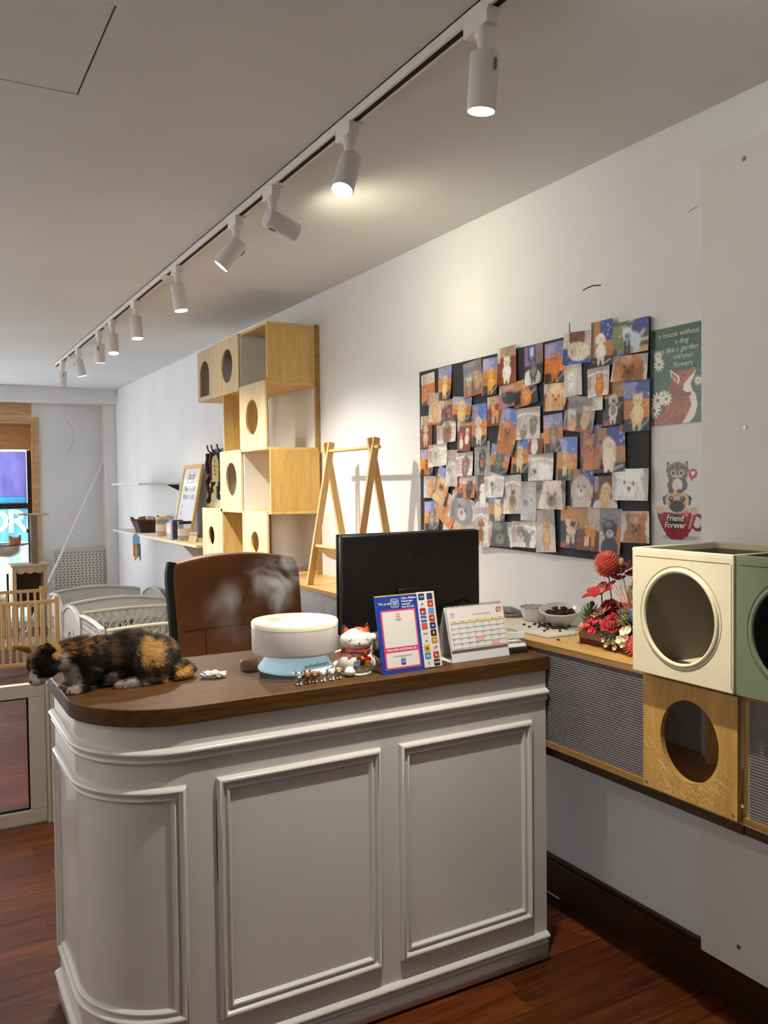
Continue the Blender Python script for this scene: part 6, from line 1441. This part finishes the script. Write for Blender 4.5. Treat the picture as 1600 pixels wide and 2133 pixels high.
    MB().tube([P(1.905, 1.915, 1.30), P(1.915, 1.925, 1.20)], .0007, 5).build('stem', m_sg, t)
    leaf(P(1.93, 1.90, 1.12), (-.2, .1, 1), .11, .026); leaf(P(1.93, 1.93, 1.11), (-.3, .3, .9), .07, .02); leaf(P(1.95, 1.87, 1.11), (-.1, -.2, 1), .10, .026, m_dg)
    # lower bed
    rose(P(1.880, 1.925, 1.108), .036, m_rd, 'rose_flower', (.3, -.5)); rose(P(1.895, 1.985, 1.140), .032, m_pk, 'rose_flower', (-.3, -.5)); rose(P(1.885, 2.055, 1.085), .030, m_pk, 'rose_flower', (-.6, -.6))
    rose(P(1.93, 1.955, 1.150), .036, m_dr, 'rose_flower', (0, -.2)); rose(P(1.945, 2.0, 1.135), .03, m_dr, 'rose_flower', (0, -.2))
    pompon(P(1.872, 1.920, 1.088), .021, m_sg, 'spiky_ball', 70, .75); pompon(P(1.885, 2.03, 1.135), .020, m_gr, 'spiky_ball', 60, .8); pompon(P(1.89, 1.885, 1.135), .02, m_sg, 'spiky_ball', 60, .7); pompon(P(1.88, 1.965, 1.072), .016, pm('thistle', '7c5c4c', .7), 'spiky_ball', 50, .7)
    for k, (x, y, z) in enumerate(((1.872, 2.02, 1.100), (1.868, 2.005, 1.085), (1.872, 2.035, 1.088), (1.875, 1.992, 1.112), (1.870, 1.982, 1.118), (1.876, 2.012, 1.118), (1.868, 1.992, 1.082))):
        mb = MB()
        for i in range(4): petal(.0095, .015, .15, T(*P(x, y, z)) @ Ry(-1.1) @ Rz(2*pi*i/4+k) @ Rx(.35), mb)
        b = mb.build('blossom', pm('petal_scarlet', 'c42c34', .5), t, solid=.0006); MB().ell(P(x-.003, y, z), .0022, 8, 6).build('blossom_centre', m_ye, b)
    for k, (x, y, z) in enumerate(((1.872, 1.868, 1.098), (1.870, 1.858, 1.080), (1.868, 1.880, 1.072), (1.874, 1.85, 1.105), (1.868, 1.865, 1.062), (1.866, 1.905, 1.062), (1.866, 1.925, 1.058), (1.864, 1.945, 1.062), (1.864, 1.935, 1.048), (1.866, 1.90, 1.045))):
        mb = MB(); s = 1.2 if k < 5 else .75
        for i in range(5): petal(.008*s, .014*s, .2, T(*P(x, y, z)) @ Ry(-1.2) @ Rz(2*pi*i/5+k) @ Rx(.4), mb)
        mb.build('ivory_blossom', m_ye if k < 5 else pm('petal_lime', 'c4c088', .6), t, solid=.0006)
    for k, (x, y, z) in enumerate(((1.905, 1.945, 1.135), (1.90, 2.01, 1.125), (1.91, 1.90, 1.15), (1.895, 1.95, 1.095), (1.90, 1.88, 1.115), (1.915, 1.975, 1.16))):
        rose(P(x, y, z), .024, (m_rd, m_pk, m_dr, m_co, m_dr, m_rd)[k], 'rose_flower', (.2*(k % 3-1), -.6))
    for i in range(60):
        y = R_.uniform(1.84, 2.07); p = P(1.90+R_.uniform(-.015, .04), y, 1.075+R_.uniform(0, .045))
        leaf(p, (-.8+R_.uniform(-.3, .5), R_.uniform(-.7, .7), R_.uniform(-.1, .9)), R_.uniform(.025, .045), R_.uniform(.006, .012), (m_gr, m_dg, m_sg)[i % 3])
    pompon(P(1.872, 1.835, 1.062), .024, m_co, 'carnation', 90, .5)
    MB().ell(P(1.90, 1.845, 1.150), (.024, .028, .03), 20, 14).build('foil_bauble', pm('foil_blue', '5c7c9c', .2, metal=.5, noise=.5, nscale=40), t)
    MB().ell(P(1.885, 1.845, 1.188), .010, 14, 10).build('gold_bead', pm('gold', 'c89a30'), t)
    for k in range(7): MB().tube([P(1.91, 1.87, 1.12), P(1.90, 1.88+.012*k-.03, 1.20), P(1.895, 1.865+.02*k-.03, 1.235)], .0012, 5).build('red_twig', m_co, t)
    MB().ell(P(1.885, 2.022, 1.165), (.009, .008, .009), 12, 8).ell(P(1.878, 2.012, 1.166), (.005, .005, .005), 10, 6).build('bird_ornament', pm('bird_mix', '3c3c40', .5), t)
build_flowers()
# ================================================================ cats
def skin_mesh(mb, name, voxel, smooth_it):
    """melt overlapping rounded volumes into one continuous body surface"""
    o = mb.build(name, None, smooth=0)
    md = o.modifiers.new('r', 'REMESH'); md.mode = 'VOXEL'; md.voxel_size = voxel; md.use_smooth_shade = True
    s_ = o.modifiers.new('s', 'SMOOTH'); s_.iterations = smooth_it; s_.factor = .5
    bpy.context.view_layer.update(); dg = bpy.context.evaluated_depsgraph_get()
    me = bpy.data.meshes.new_from_object(o.evaluated_get(dg)); old = o.data; bpy.data.objects.remove(o); bpy.data.meshes.remove(old)
    me.name = name; return me
def vnoise(p, s, seed=0.):
    x, y, z = p[..., 0]*s+seed, p[..., 1]*s+1.7*seed, p[..., 2]*s-seed
    return (np.sin(x*1.7+np.sin(y*2.3+1.))+np.sin(y*1.9+np.sin(z*2.1+2.))+np.sin(z*2.2+np.sin(x*1.6+3.)))/3
def set_cols(me, cols):
    ca = me.color_attributes.new('Col', 'FLOAT_COLOR', 'POINT'); a = np.ones((len(me.vertices), 4), np.float32); a[:, :3] = cols; ca.data.foreach_set('color', a.ravel())
def fur_object(me, colour, flow, n, length, width, name, mat, parent, seed=1, short=None, floor=None):
    """short fur as fine tapered blades rooted on the body, coloured by the coat"""
    r = np.random.default_rng(seed); me.calc_loop_triangles()
    co = np.empty(len(me.vertices)*3, np.float32); me.vertices.foreach_get('co', co); co = co.reshape(-1, 3)
    tri = np.empty(len(me.loop_triangles)*3, np.int32); me.loop_triangles.foreach_get('vertices', tri); tri = tri.reshape(-1, 3)
    a, b, c = co[tri[:, 0]], co[tri[:, 1]], co[tri[:, 2]]; nn = np.cross(b-a, c-a); ar = np.linalg.norm(nn, axis=1); nn /= ar[:, None]+1e-12
    k = r.choice(len(tri), n, p=ar/ar.sum()); u = r.random(n); v = r.random(n); f = u+v > 1; u[f], v[f] = 1-u[f], 1-v[f]
    P = a[k]+(b[k]-a[k])*u[:, None]+(c[k]-a[k])*v[:, None]; N_ = nn[k]
    d = flow(P); d = d-(d*N_).sum(1)[:, None]*N_; d /= np.linalg.norm(d, axis=1)[:, None]+1e-9
    d = d*1.0+N_*.34+r.standard_normal((n, 3))*.16; d /= np.linalg.norm(d, axis=1)[:, None]
    L_ = length*(.55+.7*r.random(n)); 
    if short is not None: L_ = L_*short(P)
    s = np.cross(d, N_); s /= np.linalg.norm(s, axis=1)[:, None]+1e-9; w = width*(.7+.6*r.random(n))
    mid = P+d*(L_*.55)[:, None]+N_*(L_*.10)[:, None]; tip = P+d*L_[:, None]
    if floor is not None: mid[:, 2] = np.maximum(mid[:, 2], floor); tip[:, 2] = np.where(tip[:, 0] > .352, np.maximum(tip[:, 2], floor), tip[:, 2])
    V = np.stack([P-s*w[:, None], P+s*w[:, None], mid+s*(w*.7)[:, None], mid-s*(w*.7)[:, None], tip], 1).reshape(-1, 3)
    i = np.arange(n)*5
    F = [(q, q+1, q+2, q+3) for q in i.tolist()]+[(q+3, q+2, q+4) for q in i.tolist()]
    m2 = bpy.data.meshes.new(name); m2.from_pydata(V.tolist(), [], F); m2.update()
    cc = colour(P + r.standard_normal((n, 3))*.0025)*(.75+.5*r.random(n))[:, None]
    set_cols(m2, np.repeat(np.clip(cc, 0, 1), 5, 0)); m2.materials.append(mat)
    o = bpy.data.objects.new(name, m2); COL.objects.link(o); o.parent = parent; o['kind'] = 'stuff'; return o

def build_calico():
    t = thing('calico_cat', 'calico cat crouching on counter corner, peering down over edge', 'cat', (.52, 2.46, .9965))
    yc = 2.462; B = MB()
    B.ell((.465, yc, 1.072), (.098, .060, .064), 24, 16); B.ell((.545, yc, 1.072), (.100, .066, .073), 24, 16); B.ell((.612, yc, 1.060), (.074, .068, .066), 24, 16)
    B.ell((.645, yc, 1.035), (.045, .058, .040), 20, 12); B.ell((.50, yc, 1.035), (.12, .055, .036), 24, 12)
    for s in (-1, 1):
        B.ell((.596, yc+s*.052, 1.045), (.058, .028, .050), 20, 14); B.ell((.425, yc+s*.044, 1.070), (.042, .026, .056), 18, 12)
        B.tube([(.625, yc+s*.058, 1.012), (.57, yc+s*.066, 1.008), (.508, yc+s*.066, 1.0055)], [.019, .015, .0115], 12); B.ell((.505, yc+s*.066, 1.0062), (.021, .0125, .0095), 14, 10)
    B.tube([(.43, yc-.052, 1.055), (.418, yc-.060, 1.028), (.398, yc-.062, 1.010)], [.026, .019, .0145], 12); B.ell((.383, yc-.062, 1.0068), (.021, .0145, .0100), 16, 10)
    B.tube([(.415, yc+.030, 1.055), (.392, yc+.014, 1.025), (.378, yc+.002, 1.010)], [.024, .018, .0135], 12); B.ell((.366, yc-.002, 1.0068), (.018, .0135, .0100), 16, 10)
    B.ell((.405, yc-.002, 1.055), (.044, .044, .056), 20, 14)
    B.tube([(.43, yc, 1.092), (.385, yc-.004, 1.094), (.335, yc-.012, 1.088)], [.050, .043, .040], 16)
    hc = Vector((.316, yc-.018, 1.083)); H = T(*hc) @ Ry(radians(-38)) @ Rz(radians(14)) @ Matrix.Scale(1.2, 4)       # local: -x forward, z up
    B.ell((0, 0, 0), (.041, .041, .037), 24, 16, M=H); B.ell((0, 0, 0), 1, 4, 4) if False else None
    for s in (-1, 1): B.ell((0, 0, 0), (.020, .017, .016), 14, 10, M=H @ T(-.010, s*.026, -.014)); B.ell((0, 0, 0), (.0145, .013, .012), 14, 10, M=H @ T(-.040, s*.0100, -.0175))
    B.ell((0, 0, 0), (.021, .0145, .0125), 16, 10, M=H @ T(-.030, 0, -.007)); B.ell((0, 0, 0), (.012, .011, .009), 12, 8, M=H @ T(-.034, 0, -.026))
    # ears: near one upright and open towards the camera, far one pointing forward
    def ear(base, tip, wide, thick):
        base, tip, wide = Vector(base), Vector(tip), Vector(wide); ax = tip-base; th = ax.cross(wide).normalized()*thick; n = 8
        for q in range(n):
            f = q/n; p = base+ax*f; k = (1-f)**.75
            B.tube([p-wide*k, p-wide*k*.5+th*.6, p+th*1.0, p+wide*k*.5+th*.6, p+wide*k], max(.0028, .0045*(1-f*.5)), 6)
    ear((.326, yc-.040, 1.103), (.312, yc-.082, 1.145), (.029, .004, .001), .012)
    ear((.286, yc+.014, 1.112), (.236, yc+.030, 1.127), (.010, .018, -.014), .006)
    B.tube([(.670, yc+.03, 1.030), (.704, yc+.012, 1.022), (.712, yc-.022, 1.017), (.692, yc-.056, 1.0145), (.655, yc-.070, 1.0125)], [.020, .0175, .016, .0145, .010], 12)
    me = skin_mesh(B, 'body', .0032, 7)
    def uv(p): return -482.1+2920*p[..., 0]-80*p[..., 2], 3628.2-311.4*p[..., 0]-2816.8*p[..., 2]
    black, brown, orange, ginger, white, pinkw = [np.array(lin(h)) for h in ('151210', '4c3420', '9c6a30', 'c0914c', 'd4cabe', 'b8a49a')]
    def coat(p):
        u, v = uv(p); near = p[..., 1] < yc+.012; n1 = vnoise(p, 90, 1.); n2 = vnoise(p, 230, 4.); n3 = vnoise(p*np.array([.35, 1, 1]), 260, 7.)
        c = np.tile(black, (len(p), 1))
        def mix(w, col): nonlocal c; w = np.clip(w, 0, 1)[:, None]; c = c*(1-w)+col*w
        def el(cu, cv, ru, rv, soft=5., nz=.35): return (1-np.sqrt(((u-cu)/ru)**2+((v-cv)/rv)**2)+nz*n1*.5+nz*.4*n2)*soft
        mix((n3-.45)*3*(v < 520)*(u > 480), brown)                                   # brown ticking over the back
        mix(el(560, 370, 150, 55, 3, 1.)*(n3 > .0), orange); mix(el(690, 310, 120, 50, 3, 1.1)*(n3 > .12), orange*1.15); mix(el(870, 400, 60, 110, 3, .9), brown*1.3)
        mix(el(1030, 250, 200, 30, 3, .9)*(n3 > .1), brown*1.6); mix(el(1260, 330, 120, 60, 3, 1.)*(n3 > .05), orange)
        mix(el(1150, 390, 120, 115, 5, .5), ginger); mix(el(1200, 500, 150, 110, 2, 1.)*(n3 > .05), brown*1.2)
        mix(el(1420, 590, 105, 110, 4, .4), ginger); mix(el(1300, 620, 70, 60, 4, .5), ginger*1.1)
        # face and head
        hd = u < 450
        mix(el(250, 400, 60, 60, 3, .6)*hd, orange); mix(el(235, 470, 25, 60, 4, .5), ginger*.8)
        mix(el(350, 480, 110, 115, 5, .3)*hd, black*1.1); mix(el(205, 480, 35, 70, 4, .4), black)
        mix(el(165, 390, 120, 42, 6, .2)*(u < 270), ginger); mix(el(428, 385, 45, 70, 5, .3), ginger); mix(el(330, 330, 110, 38, 5, .3)*(p[..., 1] < yc-.03), ginger)
        # whites
        mix(el(520, 600, 95, 130, 6, .25), white); mix(el(475, 520, 38, 120, 5, .4), white); mix(el(310, 640, 130, 60, 5, .25)*hd, white); mix(el(255, 590, 30, 70, 4, .3), white)
        mix((v-560)/40+n1*.8-np.abs(u-820)/190, pinkw); mix(el(1080, 690, 190, 62, 5, .3), pinkw*.9); mix(el(985, 640, 60, 60, 4, .3), pinkw)
        mix(el(690, 600, 110, 150, 4, .3)*(v < 700), black)                            # black upper foreleg
        mix((v-672)/14+n1*.5-(u > 900)*9, white)                                       # white paws
        mix((p[..., 1] > yc+.03)*1.*(v > 480), white*.8)
        return c
    cols = None
    co = np.empty(len(me.vertices)*3, np.float32); me.vertices.foreach_get('co', co); co = co.reshape(-1, 3).astype(float)
    me.materials.append(attr_mat('cat_skin', .8, .2)); set_cols(me, coat(co)*.75)
    body = bpy.data.objects.new('body', me); COL.objects.link(body); body.parent = t
    for p in me.polygons: p.use_smooth = True
    def flow(P):
        d = np.tile(np.array([1., 0, -.25]), (len(P), 1)); u, v = uv(P); 
        leg = (v > 640); d[leg] = (.3, 0, -1.); hd = u < 400; d[hd] = (.8, 0, .35); d[(u < 400) & (v > 560)] = (.6, -.3, -.4)
        th = ((u-1170)/170)**2+((v-470)/170)**2 < 1; d[th] = np.stack([(u[th]-1130)/300+.45, 0*u[th], -(v[th]-360)/260], 1); return d
    def short(P):
        u, v = uv(P); s = np.ones(len(P)); s[u < 430] = .5; s[v > 690] = .3; s[(u < 460) & (v < 410)] = .35; s[(u < 330) & (v > 540)] = .3; return s
    fur_object(me, coat, flow, 52000, .0125, .00042, 'fur', attr_mat('cat_fur', .55, .3), t, short=short, floor=.9975)
    loc = Vector((.52, 2.46, .9965))
    for ob in t.children: ob.data.transform(Matrix.Translation(-loc))
    # face details
    def put(mb, name, mat): return mb.build(name, mat, t, world=True)
    e = H @ T(-.0335, -.0175, .003)
    put(MB().ell((0, 0, 0), (.0062, .0055, .0062), 14, 10, M=e), 'eye', pm('cat_eye', '2a2a1c', .08)); put(MB().ell((0, 0, 0), (.0062, .0055, .0062), 14, 10, M=H @ T(-.0335, .0175, .003)), 'eye', MATS['cat_eye'])
    put(MB().ell((0, 0, 0), (.0035, .0055, .0036), 12, 8, M=H @ T(-.0525, 0, -.0105)), 'nose', pm('cat_nose', '7c4a44', .4))
    put(MB().tube([H @ Vector((-.050, s*.010*k, -.020-.003*sin(pi*k))) for s in (-1,) for k in (0, .5, 1)], .0009, 5), 'mouth', pm('cat_mouth', '3a2420', .6))
    for k in range(5):
        for s in (-1, 1):
            a = H @ Vector((-.043, s*.016, -.014-.002*k)); b_ = a+Vector((.040+.008*k, s*-.0 + s*.012, -.004-.004*k)) if s < 0 else a+Vector((-.03, .03, -.006*k))
            put(MB().tube([a, a.lerp(b_, .5)+Vector((0, 0, .004)), b_], [.00035, .0003, .00015], 4), 'whisker', pm('whisker_white', 'd8d4cc', .5))
    put(MB().ell((0, 0, 0), (.0155, .0025, .0150), 14, 10, M=T(.321, yc-.068, 1.118) @ Rx(.75) @ Ry(-.2)), 'inner_ear', pm('ear_inside', '2e1c1a', .8, noise=.3, nscale=80))
build_calico()

def build_bowl_cat():
    """small ginger cat asleep in the clear bowl by the window"""
    t = thing('sleeping_cat', 'pale ginger cat curled asleep in clear bowl of cat tree', 'cat', (.86, 9.13, .9)); c = Vector((.86, 9.13, 1.0)); B = MB()
    B.ell((.845, 9.13, .935), (.105, .085, .050), 20, 14); B.ell((.80, 9.12, .955), (.055, .06, .045), 16, 12); B.ell((.915, 9.11, .965), (.052, .052, .058), 16, 12)
    B.ell((.925, 9.085, 1.030), (.052, .046, .043), 18, 12); B.ell((.905, 9.05, 1.018), (.022, .018, .018), 12, 8)
    for s, x in ((-1, .892), (1, .962)): B.lathe([(.024, -.01), (.016, .018), (.006, .044)], 12, M=T(x, 9.085, 1.055) @ Ry(s*.35), sy=.6)
    B.tube([(.90, 9.06, .965), (.86, 9.035, .955), (.82, 9.04, .95)], [.024, .02, .018], 10); B.tube([(.76, 9.13, .95), (.77, 9.19, .945), (.84, 9.21, .94)], [.022, .018, .014], 10)
    me = skin_mesh(B, 'body', .005, 5); co = np.empty(len(me.vertices)*3, np.float32); me.vertices.foreach_get('co', co); co = co.reshape(-1, 3).astype(float)
    gi, pa = np.array(lin('c8925e')), np.array(lin('ead6c0'))
    def coat(p): w = np.clip((p[..., 2]-.965)*22+vnoise(p, 60)*.7, 0, 1)[:, None]; return pa*(1-w)+gi*w
    set_cols(me, coat(co)); me.materials.append(attr_mat('cat_fur', .55, .3)); o = bpy.data.objects.new('body', me); COL.objects.link(o); o.parent = t
    for p in me.polygons: p.use_smooth = True
    fur_object(me, coat, lambda P: np.tile(np.array([-.8, 0, -.4]), (len(P), 1)), 6000, .016, .0012, 'fur', attr_mat('cat_fur'), t, 3)
    for ob in t.children: ob.data.transform(Matrix.Translation(-Vector(t.location)))
build_bowl_cat()
